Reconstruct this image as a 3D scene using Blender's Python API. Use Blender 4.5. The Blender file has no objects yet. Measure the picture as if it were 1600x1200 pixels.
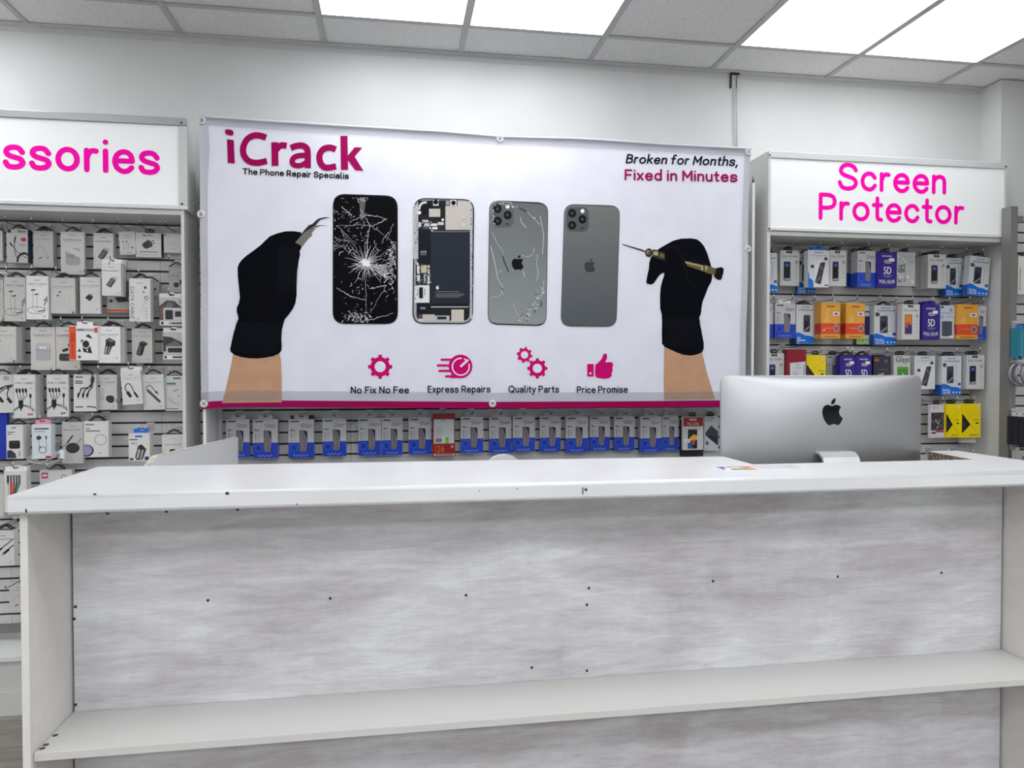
import bpy, bmesh, math, random
from mathutils import Vector, Matrix
from mathutils.geometry import tessellate_polygon
PI = math.pi
SC = bpy.context.scene
COL = SC.collection

# ------------------------------------------------------------------ camera, world, exposure
CEIL = 2.785
cam_data = bpy.data.cameras.new('camera')
cam_data.sensor_fit = 'HORIZONTAL'; cam_data.sensor_width = 36.0
cam_data.lens = 36.0 * 1150 / 1600
cam = bpy.data.objects.new('camera', cam_data); COL.objects.link(cam)
cam.location = (0, -3.36, 1.36)
cam.rotation_euler = (math.radians(90 - 1.146), 0, -math.radians(9.05))
SC.camera = cam
w = bpy.data.worlds.new('world'); SC.world = w; w.use_nodes = True
w.node_tree.nodes['Background'].inputs[0].default_value = (.8, .85, .9, 1)
w.node_tree.nodes['Background'].inputs[1].default_value = .3
SC.view_settings.view_transform = 'Standard'; SC.view_settings.look = 'None'
SC.view_settings.exposure = 0.18; SC.view_settings.gamma = 1.0
SC.view_settings.use_curve_mapping = False
PANEL = {0: 5.8, 3: 6.5, 6: 10.5, 9: 15.0}   # radiance of each row of ceiling diffusers, wall row first
SIGN = 0.06      # glow of the two lightbox signs

# ------------------------------------------------------------------ materials
def lin(c):
    return tuple(((v/255)/12.92 if v/255 <= .04045 else ((v/255+.055)/1.055)**2.4) for v in c) + (1,)
MATS = {}
def mat(c, rough=.5, metal=0, spec=.5, emit=0, name=None, alpha=1, coat=0):
    key = (tuple(c), rough, metal, spec, emit, alpha, coat)
    if key in MATS: return MATS[key]
    m = bpy.data.materials.new(name or 'colour_%d_%d_%d' % tuple(int(v) for v in c)); m.use_nodes = True
    b = m.node_tree.nodes['Principled BSDF']
    b.inputs['Base Color'].default_value = lin(c); b.inputs['Roughness'].default_value = rough
    b.inputs['Metallic'].default_value = metal; b.inputs['Specular IOR Level'].default_value = spec
    b.inputs['Alpha'].default_value = alpha; b.inputs['Coat Weight'].default_value = coat
    if emit:
        b.inputs['Emission Color'].default_value = lin(c); b.inputs['Emission Strength'].default_value = emit
    MATS[key] = m
    return m
def noisy(name, c1, c2, scale=(1, 1, 1), detail=6, rough=.6, lo=.35, hi=.65, bump=0, metal=0, nscale=5, dist=0, spec=.5):
    m = bpy.data.materials.new(name); m.use_nodes = True
    nt = m.node_tree; N = nt.nodes; L = nt.links; b = N['Principled BSDF']
    tc = N.new('ShaderNodeTexCoord'); mp = N.new('ShaderNodeMapping'); mp.inputs['Scale'].default_value = scale
    nz = N.new('ShaderNodeTexNoise'); nz.inputs['Scale'].default_value = nscale; nz.inputs['Detail'].default_value = detail
    nz.inputs['Distortion'].default_value = dist
    cr = N.new('ShaderNodeValToRGB'); cr.color_ramp.elements[0].position = lo; cr.color_ramp.elements[1].position = hi
    cr.color_ramp.elements[0].color = lin(c1); cr.color_ramp.elements[1].color = lin(c2)
    L.new(tc.outputs['Object'], mp.inputs[0]); L.new(mp.outputs[0], nz.inputs[0]); L.new(nz.outputs['Fac'], cr.inputs[0])
    L.new(cr.outputs[0], b.inputs['Base Color']); b.inputs['Roughness'].default_value = rough
    b.inputs['Metallic'].default_value = metal; b.inputs['Specular IOR Level'].default_value = spec
    if bump:
        bp = N.new('ShaderNodeBump'); bp.inputs['Strength'].default_value = bump; bp.inputs['Distance'].default_value = .002
        L.new(nz.outputs['Fac'], bp.inputs['Height']); L.new(bp.outputs[0], b.inputs['Normal'])
    return m

WALL = noisy('wall_paint', (212, 214, 213), (218, 220, 219), nscale=3, rough=.8, spec=.2)
CEILT = noisy('ceiling_tile', (222, 222, 221), (240, 240, 239), nscale=160, rough=.9, bump=.25, spec=.1)
TBAR = mat((188, 189, 190), .5, name='ceiling_grid_metal')
WHITE = mat((226, 227, 226), .35, name='white_laminate')
PANELW = mat((212, 213, 210), .4, name='white_melamine')
SLAT = mat((205, 205, 205), .45, name='slat_board')
GROOVE = mat((38, 38, 40), .6, name='slot_groove')
GREYP = mat((128, 128, 124), .4, metal=.2, name='grey_upright')
ALU = mat((170, 172, 174), .35, metal=.6, name='brushed_frame')
CHROME = mat((190, 190, 192), .25, metal=.9, name='chrome')
PLATE = mat((188, 189, 190), .4, metal=.2, name='zinc_plate')
WIRE = mat((70, 70, 72), .35, metal=.7, name='dark_wire')
BLACK = mat((16, 16, 18), .4, name='black_plastic')
LIP = mat((240, 241, 242), .4, name='bright_lip')
TIP = mat((235, 235, 235), .3, name='white_tip')
TOPW = noisy('counter_laminate', (218, 221, 222), (225, 228, 229), nscale=6, rough=.28)
FLOOR = noisy('grey_wood_vinyl', (112, 106, 101), (152, 145, 138), scale=(1, 9, 1), nscale=3, rough=.45, lo=.3, hi=.7)
CHIP = noisy('raw_chipboard', (98, 84, 68), (170, 150, 126), nscale=130, rough=.9, lo=.4, hi=.6)

def brushed_panel():
    m = bpy.data.materials.new('streaky_grey_paint'); m.use_nodes = True
    nt = m.node_tree; N = nt.nodes; L = nt.links; b = N['Principled BSDF']
    tc = N.new('ShaderNodeTexCoord')
    def noise(scale, ns, det, dist, ro=.55):
        mp = N.new('ShaderNodeMapping'); mp.inputs['Scale'].default_value = scale
        z = N.new('ShaderNodeTexNoise'); z.inputs['Scale'].default_value = ns; z.inputs['Detail'].default_value = det
        z.inputs['Distortion'].default_value = dist; z.inputs['Roughness'].default_value = ro
        L.new(tc.outputs['Object'], mp.inputs[0]); L.new(mp.outputs[0], z.inputs[0]); return z.outputs['Fac']
    a = noise((1, 1, 1.9), 2.1, 5, .8)             # broad patches
    s = noise((2.0, 1, 13), 2.8, 10, .6, .66)       # brush strokes
    f = noise((9, 1, 130), 2.4, 6, .6, .72)          # bristle lines
    v = noise((30, 1, 2.5), 1.6, 4, .5, .6)          # short upright dabs
    def math_(op, x, y):
        n = N.new('ShaderNodeMath'); n.operation = op
        for i, q in enumerate((x, y)):
            if isinstance(q, (int, float)): n.inputs[i].default_value = q
            else: L.new(q, n.inputs[i])
        return n.outputs[0]
    t = math_('ADD', math_('ADD', math_('MULTIPLY', a, .62), math_('MULTIPLY', v, .07)), math_('ADD', math_('MULTIPLY', s, .55), math_('MULTIPLY', f, .33)))
    cr = N.new('ShaderNodeValToRGB'); E = cr.color_ramp.elements
    E[0].position = .48; E[0].color = lin((148, 142, 145)); E[1].position = .95; E[1].color = lin((230, 234, 235))
    for p, c in ((.58, (180, 176, 179)), (.70, (197, 194, 197)), (.82, (213, 213, 216))):
        e = E.new(p); e.color = lin(c)
    L.new(t, cr.inputs[0]); L.new(cr.outputs[0], b.inputs['Base Color'])
    b.inputs['Roughness'].default_value = .55
    bp = N.new('ShaderNodeBump'); bp.inputs['Strength'].default_value = .25; bp.inputs['Distance'].default_value = .001
    L.new(t, bp.inputs['Height']); L.new(bp.outputs[0], b.inputs['Normal'])
    return m
STREAK = brushed_panel()

# ------------------------------------------------------------------ mesh builder
TEXTS = {}
def text_mesh(s, bold=0.0):
    """outline of a word as (verts, faces) with the baseline at 0; cached"""
    k = (s, bold)
    if k not in TEXTS:
        c = bpy.data.curves.new('lettering_curve', 'FONT'); c.body = s; c.size = 1; c.offset = bold; c.resolution_u = 3
        c.fill_mode = 'FRONT'
        o = bpy.data.objects.new('lettering_curve', c); COL.objects.link(o)
        bpy.context.view_layer.update()
        me = bpy.data.meshes.new_from_object(o.evaluated_get(bpy.context.evaluated_depsgraph_get()))
        V = [v.co.copy() for v in me.vertices]; F = [tuple(p.vertices) for p in me.polygons]
        bpy.data.objects.remove(o); bpy.data.curves.remove(c); bpy.data.meshes.remove(me)
        TEXTS[k] = (V, F)
    return TEXTS[k]
class MB:
    def __init__(s): s.v = []; s.f = []; s.mi = []; s.mats = []; s.smooth = []
    def m(s, m):
        if m not in s.mats: s.mats.append(m)
        return s.mats.index(m)
    def add(s, V, F, m, smooth=False):
        o = len(s.v); s.v += [tuple(p) for p in V]; i = s.m(m)
        for f in F: s.f.append(tuple(o+k for k in f)); s.mi.append(i); s.smooth.append(smooth)
    def box(s, x0, x1, y0, y1, z0, z1, m):
        V = [(x, y, z) for x in (x0, x1) for y in (y0, y1) for z in (z0, z1)]
        s.add(V, [(0, 1, 3, 2), (4, 6, 7, 5), (0, 4, 5, 1), (2, 3, 7, 6), (0, 2, 6, 4), (1, 5, 7, 3)], m)
    def poly(s, pts, m):
        """planar polygon given as 3D points, any outline"""
        tri = tessellate_polygon([[Vector(p) for p in pts]])
        s.add(pts, [tuple(t) for t in tri], m)
    def prism(s, pts, y0, y1, m):
        """outline (x, z) extruded along y"""
        n = len(pts); V = [(p[0], y0, p[1]) for p in pts] + [(p[0], y1, p[1]) for p in pts]
        tri = tessellate_polygon([[Vector((p[0], p[1], 0)) for p in pts]])
        F = [tuple(t) for t in tri] + [tuple(n+k for k in reversed(t)) for t in tri]
        F += [(i, (i+1) % n, n+(i+1) % n, n+i) for i in range(n)]
        s.add(V, F, m)
    def tube(s, path, r, m, n=8, closed=False):
        P = [Vector(p) for p in path]; R = r if isinstance(r, (list, tuple)) else [r]*len(P)
        V = []; F = []; up = None; L = len(P)
        for i, p in enumerate(P):
            a = P[(i-1) % L] if (i > 0 or closed) else p; b = P[(i+1) % L] if (i < L-1 or closed) else p
            d = (b-a).normalized()
            if up is None: up = Vector((0, 0, 1)) if abs(d.z) < .9 else Vector((1, 0, 0))
            x = d.cross(up).normalized(); up = x.cross(d).normalized()
            for k in range(n):
                t = 2*PI*k/n; V.append(p + (x*math.cos(t)+up*math.sin(t))*R[i])
        for i in range(L if closed else L-1):
            j = (i+1) % L
            for k in range(n): F.append((i*n+k, i*n+(k+1) % n, j*n+(k+1) % n, j*n+k))
        if not closed: F += [tuple(range(n-1, -1, -1)), tuple((L-1)*n+k for k in range(n))]
        s.add(V, F, m, True)
    def lathe(s, prof, m, c=(0, 0, 0), axis='z', n=24):
        V = []; F = []
        for r, h in prof:
            for k in range(n):
                t = 2*PI*k/n; x, y = r*math.cos(t), r*math.sin(t)
                p = (x, y, h) if axis == 'z' else (x, h, y) if axis == 'y' else (h, x, y)
                V.append((p[0]+c[0], p[1]+c[1], p[2]+c[2]))
        for i in range(len(prof)-1):
            for k in range(n): F.append((i*n+k, i*n+(k+1) % n, (i+1)*n+(k+1) % n, (i+1)*n+k))
        s.add(V, F, m, True)
    def build(s, name, parent=None, bevel=0, loc=None):
        me = bpy.data.meshes.new(name); me.from_pydata(s.v, [], s.f)
        for m in s.mats: me.materials.append(m)
        for p, i, sm in zip(me.polygons, s.mi, s.smooth): p.material_index = i; p.use_smooth = sm
        bm = bmesh.new(); bm.from_mesh(me); bmesh.ops.recalc_face_normals(bm, faces=bm.faces[:]) if not getattr(s, 'flat', False) else None
        bm.to_mesh(me); bm.free()
        me.update()
        o = bpy.data.objects.new(name, me); COL.objects.link(o)
        if parent: o.parent = parent
        if loc: o.location = loc
        if bevel:
            b = o.modifiers.new('edge', 'BEVEL'); b.width = bevel; b.segments = 2; b.limit_method = 'ANGLE'
        return o
def tag(o, label, cat, group=None, kind=None):
    o['label'] = label; o['category'] = cat
    if group: o['group'] = group
    if kind: o['kind'] = kind
    return o
def empty(name, loc, label=None, cat=None, group=None):
    o = bpy.data.objects.new(name, None); COL.objects.link(o); o.location = loc; o.empty_display_size = .05
    if label: tag(o, label, cat, group)
    return o
def struct(o): o['kind'] = 'structure'; return o
def bx(name, b, m, parent=None, bevel=0):
    s = MB(); s.box(*b, m); return s.build(name, parent, bevel)

# ------------------------------------------------------------------ printing on a flat face
def smoothpath(P, n=5):
    out = []
    for i in range(len(P)-1):
        p0 = P[max(i-1, 0)]; p1 = P[i]; p2 = P[i+1]; p3 = P[min(i+2, len(P)-1)]
        for k in range(n):
            t = k/n
            out.append(tuple(.5*((2*p1[a])+(-p0[a]+p2[a])*t+(2*p0[a]-5*p1[a]+4*p2[a]-p3[a])*t*t+(-p0[a]+3*p1[a]-3*p2[a]+p3[a])*t**3) for a in (0, 1)))
    return out + [tuple(P[-1])]
class Print:
    """flat ink on a surface; f maps sheet coordinates to a 3D point, each colour laid a hair in front of the last"""
    STEP = .00006
    def __init__(s, mb, f, unit=1.0): s.mb = mb; s.f = f; s.k = 1; s.u = unit
    def put(s, pts, faces, m, dk=1):
        y = s.k*s.STEP; s.k += dk
        s.mb.add([s.f(p[0], p[1], y+(p[2] if len(p) > 2 else 0)) for p in pts], faces, m)
    def poly(s, pts, m):
        tri = tessellate_polygon([[Vector((p[0], p[1], 0)) for p in pts]])
        s.put(pts, [tuple(t) for t in tri], m)
    def rect(s, x0, y0, x1, y1, m): s.put([(x0, y0), (x1, y0), (x1, y1), (x0, y1)], [(0, 1, 2, 3)], m)
    def rrect(s, x0, y0, x1, y1, rx, ry, m, n=5):
        P = []
        for cx, cy, a in ((x1-rx, y0+ry, -PI/2), (x1-rx, y1-ry, 0), (x0+rx, y1-ry, PI/2), (x0+rx, y0+ry, PI)):
            for k in range(n+1):
                t = a+PI/2*k/n; P.append((cx+rx*math.cos(t), cy+ry*math.sin(t)))
        s.put(P, [tuple(range(len(P)))], m)
    def disc(s, x, y, rx, ry, m, n=20):
        s.put([(x+rx*math.cos(2*PI*k/n), y+ry*math.sin(2*PI*k/n)) for k in range(n)], [tuple(range(n))], m)
    def ring(s, x, y, rx, ry, wx, wy, m, n=28, a0=0, a1=2*PI):
        P = []; 
        for k in range(n+1):
            t = a0+(a1-a0)*k/n
            P += [(x+rx*math.cos(t), y+ry*math.sin(t)), (x+(rx-wx)*math.cos(t), y+(ry-wy)*math.sin(t))]
        s.put(P, [(2*k, 2*k+1, 2*k+3, 2*k+2) for k in range(n)], m)
    def stroke(s, path, wd, m, asp=1.0, caps=True, smooth=False):
        """path in sheet units; wd width in x units, asp = x units per y unit ratio (size of one y unit over one x unit)"""
        if smooth: path = smoothpath(path)
        W = list(wd) if isinstance(wd, (list, tuple)) else [wd]*len(path)
        if len(W) != len(path): W = [W[0]+(W[-1]-W[0])*i/(len(path)-1) for i in range(len(path))]
        q = []; R = []
        for (x, y), r in zip(path, W):
            v = Vector((x, y*asp))
            if not q or (v-q[-1]).length > 1e-7: q.append(v); R.append(r/2)
        n = len(q)
        if n < 2: return
        loop = (q[0]-q[-1]).length < 1e-5 and n > 3
        D = [(q[i+1]-q[i]).normalized() for i in range(n-1)]
        P = []; F = []
        for i in range(n):
            a = D[i-1] if i else (D[-1] if loop else D[0]); b = D[i] if i < n-1 else (D[0] if loop else D[-1])
            na = Vector((-a.y, a.x)); nb = Vector((-b.y, b.x)); m_ = na+nb
            m_ = m_.normalized() if m_.length > .05 else na
            v = m_*R[i]*min(1.8, 1/max(.3, m_.dot(na)))
            P += [q[i]+v, q[i]-v]
        F = [(2*i, 2*i+1, 2*i+3, 2*i+2) for i in range(n-1)]
        if caps is True and not loop:
            for i, d in ((0, -D[0]), (n-1, D[-1])):
                nn = Vector((-d.y, d.x)); o = len(P)
                for k in range(9): t = PI*k/8; P.append(q[i]+(nn*math.cos(t)+d*math.sin(t))*R[i])
                F.append(tuple(range(o, o+9)))
        s.put([(p.x, p.y/asp) for p in P], F, m)
    def text(s, t, x0, yb, x1, h, m, bold=0, slant=0, y1=None, vert=False):
        """word from x0 to x1, baseline yb (rising or falling to y1), capital height h (y grows downward); bold thickens the strokes by that share of the height"""
        V, F = text_mesh(t)
        if not V: return
        a = min(v.x for v in V); b = max(v.x for v in V); cap = max(v.y for v in text_mesh('H')[0])
        dx = bold*(x1-x0)/(b-a)
        for sx, sy in ((-1, 0), (1, 0), (0, 1), (0, -1)) if bold else ((0, 0),):
            P = []
            for v in V:
                q = (v.x-a)/(b-a); base = yb + ((y1-yb)*q if y1 is not None else 0)
                if vert: P.append((x0+v.y/cap*h, yb+(x1-yb)*q))
                else: P.append((x0+dx+(x1-x0-2*dx)*q+slant*v.y/cap*h+sx*dx, base-v.y/cap*h+sy*bold*h*.6))
            s.put(P, F, m)

PACKS = [
 dict(kind='cable', x=-1.608, y=-0.06, z=1.8028, w=0.0617, h=0.122, tilt=0, t=0.018, n=0, tab='tri', hook=True, label='white cable box cut by the picture edge in the top row', short='white edge box in the top row', unit='left'),
 dict(kind='auxcable', x=-1.5159, y=-0.075, z=1.7937, w=0.0798, h=0.1363, tilt=0, t=0.035, n=0, tab='tri', hook=True, label='white box with black cable and blue side, top row', short='blue-sided cable box', unit='left'),
 dict(kind='neckband', x=-1.4228, y=-0.065, z=1.7789, w=0.0749, h=0.1479, tilt=0, t=0.018, n=1, tab='tri', hook=True, label='grey-white neckband earphone box in the top row', short='neckband earphone box', unit='left'),
 dict(kind='earbuds', x=-1.3092, y=-0.07, z=1.7504, w=0.0903, h=0.1762, tilt=0, t=0.018, n=0, tab='tri', hook=True, label='shiny film-wrapped EARBUDS box in the top row', short='film-wrapped EARBUDS box', title='EARBUDS', unit='left'),
 dict(kind='usbstick', x=-1.1931, y=-0.065, z=1.7773, w=0.0767, h=0.1483, tilt=0, t=0.018, n=1, tab='tri', hook=True, label='white box showing dark USB stick slanted, top row', short='top-row USB stick box', unit='left'),
 dict(kind='airpods', x=-1.1045, y=-0.06, z=1.8385, w=0.0637, h=0.0959, tilt=-4, t=0.018, n=0, tab='none', hook=True, label='small tilted white earphone box in the top row', short='small tilted earphone box', unit='left'),
 dict(kind='charger', x=-1.0185, y=-0.06, z=1.8299, w=0.1008, h=0.1017, tilt=0, t=0.03, n=0, tab='black', hook=True, label='square white box showing black plug charger, top row', short='plug charger box', unit='left'),
 dict(kind='disc', x=-0.921, y=-0.06, z=1.8511, w=0.0738, h=0.0807, tilt=0, t=0.018, n=0, tab='none', hook=True, label='plain white square box with faint disc beside side panel', short='faint disc box', unit='left'),
 dict(kind='wired', x=-1.59, y=-0.07, z=1.5604, w=0.0368, h=0.1662, tilt=0, t=0.018, n=0, tab='tri', hook=True, label='white earphone box cut by picture edge in second row', short='second-row edge box', title='HEAVY BASS', kind2=1, unit='left'),
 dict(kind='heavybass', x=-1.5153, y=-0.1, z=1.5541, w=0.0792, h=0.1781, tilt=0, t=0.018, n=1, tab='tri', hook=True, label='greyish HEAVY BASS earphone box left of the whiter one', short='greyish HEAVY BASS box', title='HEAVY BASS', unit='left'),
 dict(kind='heavybass', x=-1.4238, y=-0.12, z=1.5615, w=0.0806, h=0.1752, tilt=0, t=0.018, n=1, tab='tri', hook=True, label='bright white HEAVY BASS earphone box in second row', short='bright HEAVY BASS box', title='HEAVY BASS', unit='left'),
 dict(kind='wired', x=-1.334, y=-0.105, z=1.5869, w=0.0926, h=0.1457, tilt=0, t=0.018, n=2, tab='tri', hook=True, label='white wired earphones box under the shiny EARBUDS box', short='second-row wired earphones box', title='EARPHONES', unit='left'),
 dict(kind='reader', x=-1.2286, y=-0.11, z=1.5877, w=0.0777, h=0.1489, tilt=0, t=0.018, n=0, tab='tri', hook=True, label='white CARD READER box showing small black square', short='CARD READER box', title='CARD READER', unit='left'),
 dict(kind='usbstick', x=-1.1281, y=-0.165, z=1.657, w=0.0722, h=0.1314, tilt=0, t=0.018, n=2, tab='header', hook=True, label='bright white adapter box held forward on its hook end', short='forward adapter box', unit='left'),
 dict(kind='laptop', x=-1.1361, y=-0.07, z=1.5971, w=0.092, h=0.1675, tilt=0, t=0.03, n=0, tab='black', hook=True, label='grey box with laptop picture and orange stripe at foot', short='orange striped laptop box', unit='left'),
 dict(kind='datacable', x=-1.0243, y=-0.155, z=1.5543, w=0.0806, h=0.1756, tilt=0, t=0.018, n=1, tab='tri', hook=True, label='tall white DATA CABLE box with sideways title', short='DATA CABLE box', unit='left'),
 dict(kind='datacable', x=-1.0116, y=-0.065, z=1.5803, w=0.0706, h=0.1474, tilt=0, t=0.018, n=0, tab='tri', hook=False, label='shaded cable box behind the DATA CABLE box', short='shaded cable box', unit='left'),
 dict(kind='metal', x=-0.9096, y=-0.06, z=1.6843, w=0.0587, h=0.1078, tilt=0, t=0.018, n=0, tab='tri', hook=True, label='METAL earphone box half hidden by the side panel', short='METAL earphone box', title='METAL', unit='left'),
 dict(kind='sdcard', x=-0.9101, y=-0.13, z=1.5398, w=0.0948, h=0.1162, tilt=0, t=0.008, n=0, tab='header', hook=True, label='black and white memory card blister above its twin', short='upper memory card blister', unit='left'),
 dict(kind='wired', x=-1.5474, y=-0.13, z=1.3882, w=0.0957, h=0.1432, tilt=0, t=0.018, n=3, tab='tri', hook=True, label='white wired earphones box at picture edge, third row', short='third-row wired earphones box', title='EARPHONES', unit='left'),
 dict(kind='earbuds', x=-1.4129, y=-0.1, z=1.3574, w=0.0922, h=0.1744, tilt=0, t=0.018, n=0, tab='tri', hook=True, label='white EARBUDS box with white case picture, third row', short='white case EARBUDS box', title='EARBUDS', unit='left'),
 dict(kind='earbudsblk', x=-1.3191, y=-0.1, z=1.3574, w=0.0907, h=0.1752, tilt=0, t=0.018, n=0, tab='tri', hook=True, label='EARBUDS box with red title and black case picture', short='red titled EARBUDS box', title='EARBUDS', unit='left'),
 dict(kind='orangecar', x=-1.2349, y=-0.165, z=1.396, w=0.1073, h=0.1388, tilt=0, t=0.03, n=0, tab='white', hook=True, label='white box with orange left side and white hanger', short='orange sided mount box', unit='left'),
 dict(kind='carcharger', x=-1.1415, y=-0.155, z=1.3859, w=0.0822, h=0.1477, tilt=0, t=0.018, n=3, tab='tri', hook=True, label='CAR CHARGER box with large dark two-port charger picture', short='two-port CAR CHARGER box', title='CAR CHARGER', unit='left'),
 dict(kind='carcharger2', x=-1.0382, y=-0.09, z=1.3866, w=0.0799, h=0.1437, tilt=0, t=0.018, n=1, tab='tri', hook=True, label='grey-white car charger box with smooth round charger picture', short='round car charger box', title='CAR CHARGER', unit='left'),
 dict(kind='sdcard2', x=-0.9038, y=-0.13, z=1.3997, w=0.0799, h=0.1138, tilt=0, t=0.008, n=0, tab='header', hook=True, label='memory card blister with keyboard picture, the lower one', short='lower memory card blister', unit='left'),
 dict(kind='cables3', x=-1.569, y=-0.1, z=1.1841, w=0.0872, h=0.1552, tilt=0, t=0.018, n=0, tab='tri', hook=True, label='white box of thick black three-way cable at picture edge', short='three-way cable edge box', unit='left'),
 dict(kind='cables4', x=-1.4686, y=-0.135, z=1.1646, w=0.0789, h=0.1748, tilt=0, t=0.018, n=3, tab='tri', hook=True, label='4 IN 1 CABLE box at the front of a stack', short='front 4 IN 1 CABLE box', title='4 IN 1 CABLE', unit='left'),
 dict(kind='cables4', x=-1.3563, y=-0.11, z=1.167, w=0.0817, h=0.1721, tilt=0, t=0.018, n=0, tab='tri', hook=True, label='single 4 IN 1 CABLE box right of the stack', short='single 4 IN 1 CABLE box', title='4 IN 1 CABLE', unit='left'),
 dict(kind='cables3b', x=-1.2535, y=-0.11, z=1.187, w=0.085, h=0.1521, tilt=0, t=0.018, n=0, tab='tri', hook=True, label='white box with black three-way cable hanging down', short='hanging three-way cable box', unit='left'),
 dict(kind='carpuck', x=-1.182, y=-0.08, z=1.1926, w=0.0828, h=0.1461, tilt=0, t=0.018, n=1, tab='tri', hook=True, label='CAR CHARGER box with round black puck picture, fourth row', short='black puck charger box', title='CAR CHARGER', unit='left'),
 dict(kind='otg', x=-1.0677, y=-0.145, z=1.2161, w=0.0758, h=0.136, tilt=-4, t=0.018, n=1, tab='header', hook=True, label='tilted white box with short black looped cable', short='looped cable box', title='TYPE-C OTG', unit='left'),
 dict(kind='hub', x=-0.9882, y=-0.12, z=1.1931, w=0.0796, h=0.1457, tilt=-2, t=0.018, n=0, tab='tri', hook=True, label='slightly tilted white box with slim black hub picture', short='slim hub box', title='HUB ADAPTER', unit='left'),
 dict(kind='retail', x=-0.9102, y=-0.1, z=1.186, w=0.0732, h=0.1473, tilt=0, t=0.018, n=0, tab='tri', hook=True, label='white box with green title beside the side panel', short='green titled cable box', unit='left'),
 dict(kind='blue', x=-1.6023, y=-0.07, z=0.9944, w=0.0737, h=0.1882, tilt=0, t=0.02, n=0, tab='tri', hook=True, label='deep blue pouch at the left picture edge', short='deep blue pouch', unit='left'),
 dict(kind='mount', x=-1.4903, y=-0.17, z=1.0043, w=0.0604, h=0.1348, tilt=0, t=0.06, n=0, tab='tri', hook=True, label='small deep white box with black phone mount picture', short='phone mount box', unit='left'),
 dict(kind='magcable', x=-1.3945, y=-0.165, z=1.0019, w=0.0705, h=0.1383, tilt=0, t=0.018, n=1, tab='pink', hook=True, label='white box with pink hanger and black looped cable', short='pink hanger box', title='CHARGING CABLE', unit='left'),
 dict(kind='wireless', x=-1.3058, y=-0.1, z=0.9739, w=0.0801, h=0.1709, tilt=0, t=0.018, n=0, tab='tri', hook=True, label='grey-white box with large black charging pad picture', short='charging pad box', title='WIRELESS CHARGER', unit='left'),
 dict(kind='magnetic', x=-1.2048, y=-0.13, z=1.0019, w=0.0935, h=0.1466, tilt=0, t=0.018, n=1, tab='tri', hook=True, label='white box with pale cable ring and purple disc', short='pale ring cable box', unit='left'),
 dict(kind='pd', x=-1.0276, y=-0.17, z=0.9876, w=0.0805, h=0.1122, tilt=0, t=0.05, n=0, tab='blue', hook=True, label='white box with blue hanger and metal charger picture', short='blue hanger charger box', unit='left'),
 dict(kind='carcharger3', x=-0.9127, y=-0.12, z=1.0005, w=0.0854, h=0.088, tilt=0, t=0.04, n=0, tab='tri', hook=True, label='white car charger box half behind the partition panel', short='half hidden car charger box', unit='left'),
 dict(kind='plain', x=-1.5897, y=-0.1, z=0.7666, w=0.0472, h=0.1663, tilt=0, t=0.02, n=0, tab='tri', hook=True, label='white box at the picture edge left of coloured cables', short='lower edge box', unit='left'),
 dict(kind='colored', x=-1.491, y=-0.17, z=0.7926, w=0.0802, h=0.1632, tilt=0, t=0.018, n=1, tab='header', hook=True, label='white box with fan of red, green and black cables', short='coloured cable box', unit='left'),
 dict(kind='magnetic2', x=-1.3759, y=-0.09, z=0.8397, w=0.121, h=0.108, tilt=0, t=0.03, n=0, tab='tri', hook=True, label='white box with pink square label behind the counter corner', short='pink label box', unit='left'),
 dict(kind='adaptercable', x=-1.5543, y=-0.13, z=0.5699, w=0.0751, h=0.1421, tilt=0, t=0.018, n=1, tab='tri', hook=True, label='white ADAPTER cable box below counter level at left edge', short='low ADAPTER cable box', title='ADAPTER', unit='left'),
 dict(kind='neckband', x=-1.5344, y=-0.05, z=0.3534, w=0.0812, h=0.1198, tilt=0, t=0.018, n=0, tab='none', hook=True, label='lowest white box half hidden behind the counter end', short='lowest white box', unit='left'),
 dict(kind='fullglue', x=1.7326, y=-0.12, z=1.7214, w=0.0968, h=0.1861, tilt=-1, t=0.018, n=0, tab='tri', hook=True, label='blue-footed glass box at the left of right unit top row', short='leftmost top-row blue-footed box', unit='right'),
 dict(kind='fullcover', x=1.8573, y=-0.1, z=1.7574, w=0.0984, h=0.1684, tilt=0, t=0.018, n=1, tab='black', hook=True, label='white FULL COVER box, left one of the top row', short='left top-row FULL COVER box', unit='right'),
 dict(kind='fullglue', x=1.9627, y=-0.07, z=1.7242, w=0.0967, h=0.1938, tilt=0, t=0.018, n=0, tab='tri', hook=False, label='blue-footed box mostly hidden behind slanted phone box', short='hidden blue-footed box', unit='right'),
 dict(kind='slantphone', x=1.9721, y=-0.155, z=1.7458, w=0.1078, h=0.1742, tilt=0, t=0.018, n=1, tab='blue', hook=True, label='white box with large slanted dark phone, top row', short='slanted phone box', unit='right'),
 dict(kind='fullcover', x=2.0842, y=-0.135, z=1.756, w=0.0879, h=0.17, tilt=0, t=0.018, n=2, tab='black', hook=True, label='white FULL COVER box right of the slanted phone box', short='middle top-row FULL COVER box', unit='right'),
 dict(kind='glassbox', x=2.2257, y=-0.06, z=1.7606, w=0.0924, h=0.1716, tilt=0, t=0.018, n=0, tab='black', hook=False, label='shaded blue and white glass box behind brighter one', short='shaded glass box', unit='right'),
 dict(kind='glassbox', x=2.2233, y=-0.15, z=1.7523, w=0.0937, h=0.1719, tilt=0, t=0.018, n=2, tab='tri', hook=True, label='bright blue and white glass box in the top row', short='bright top-row glass box', unit='right'),
 dict(kind='fived', x=2.3201, y=-0.165, z=1.7508, w=0.1009, h=0.1673, tilt=0, t=0.018, n=1, tab='black', hook=True, label='purple 5D box between glass box and silver box', short='top-row purple 5D box', unit='right'),
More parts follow.
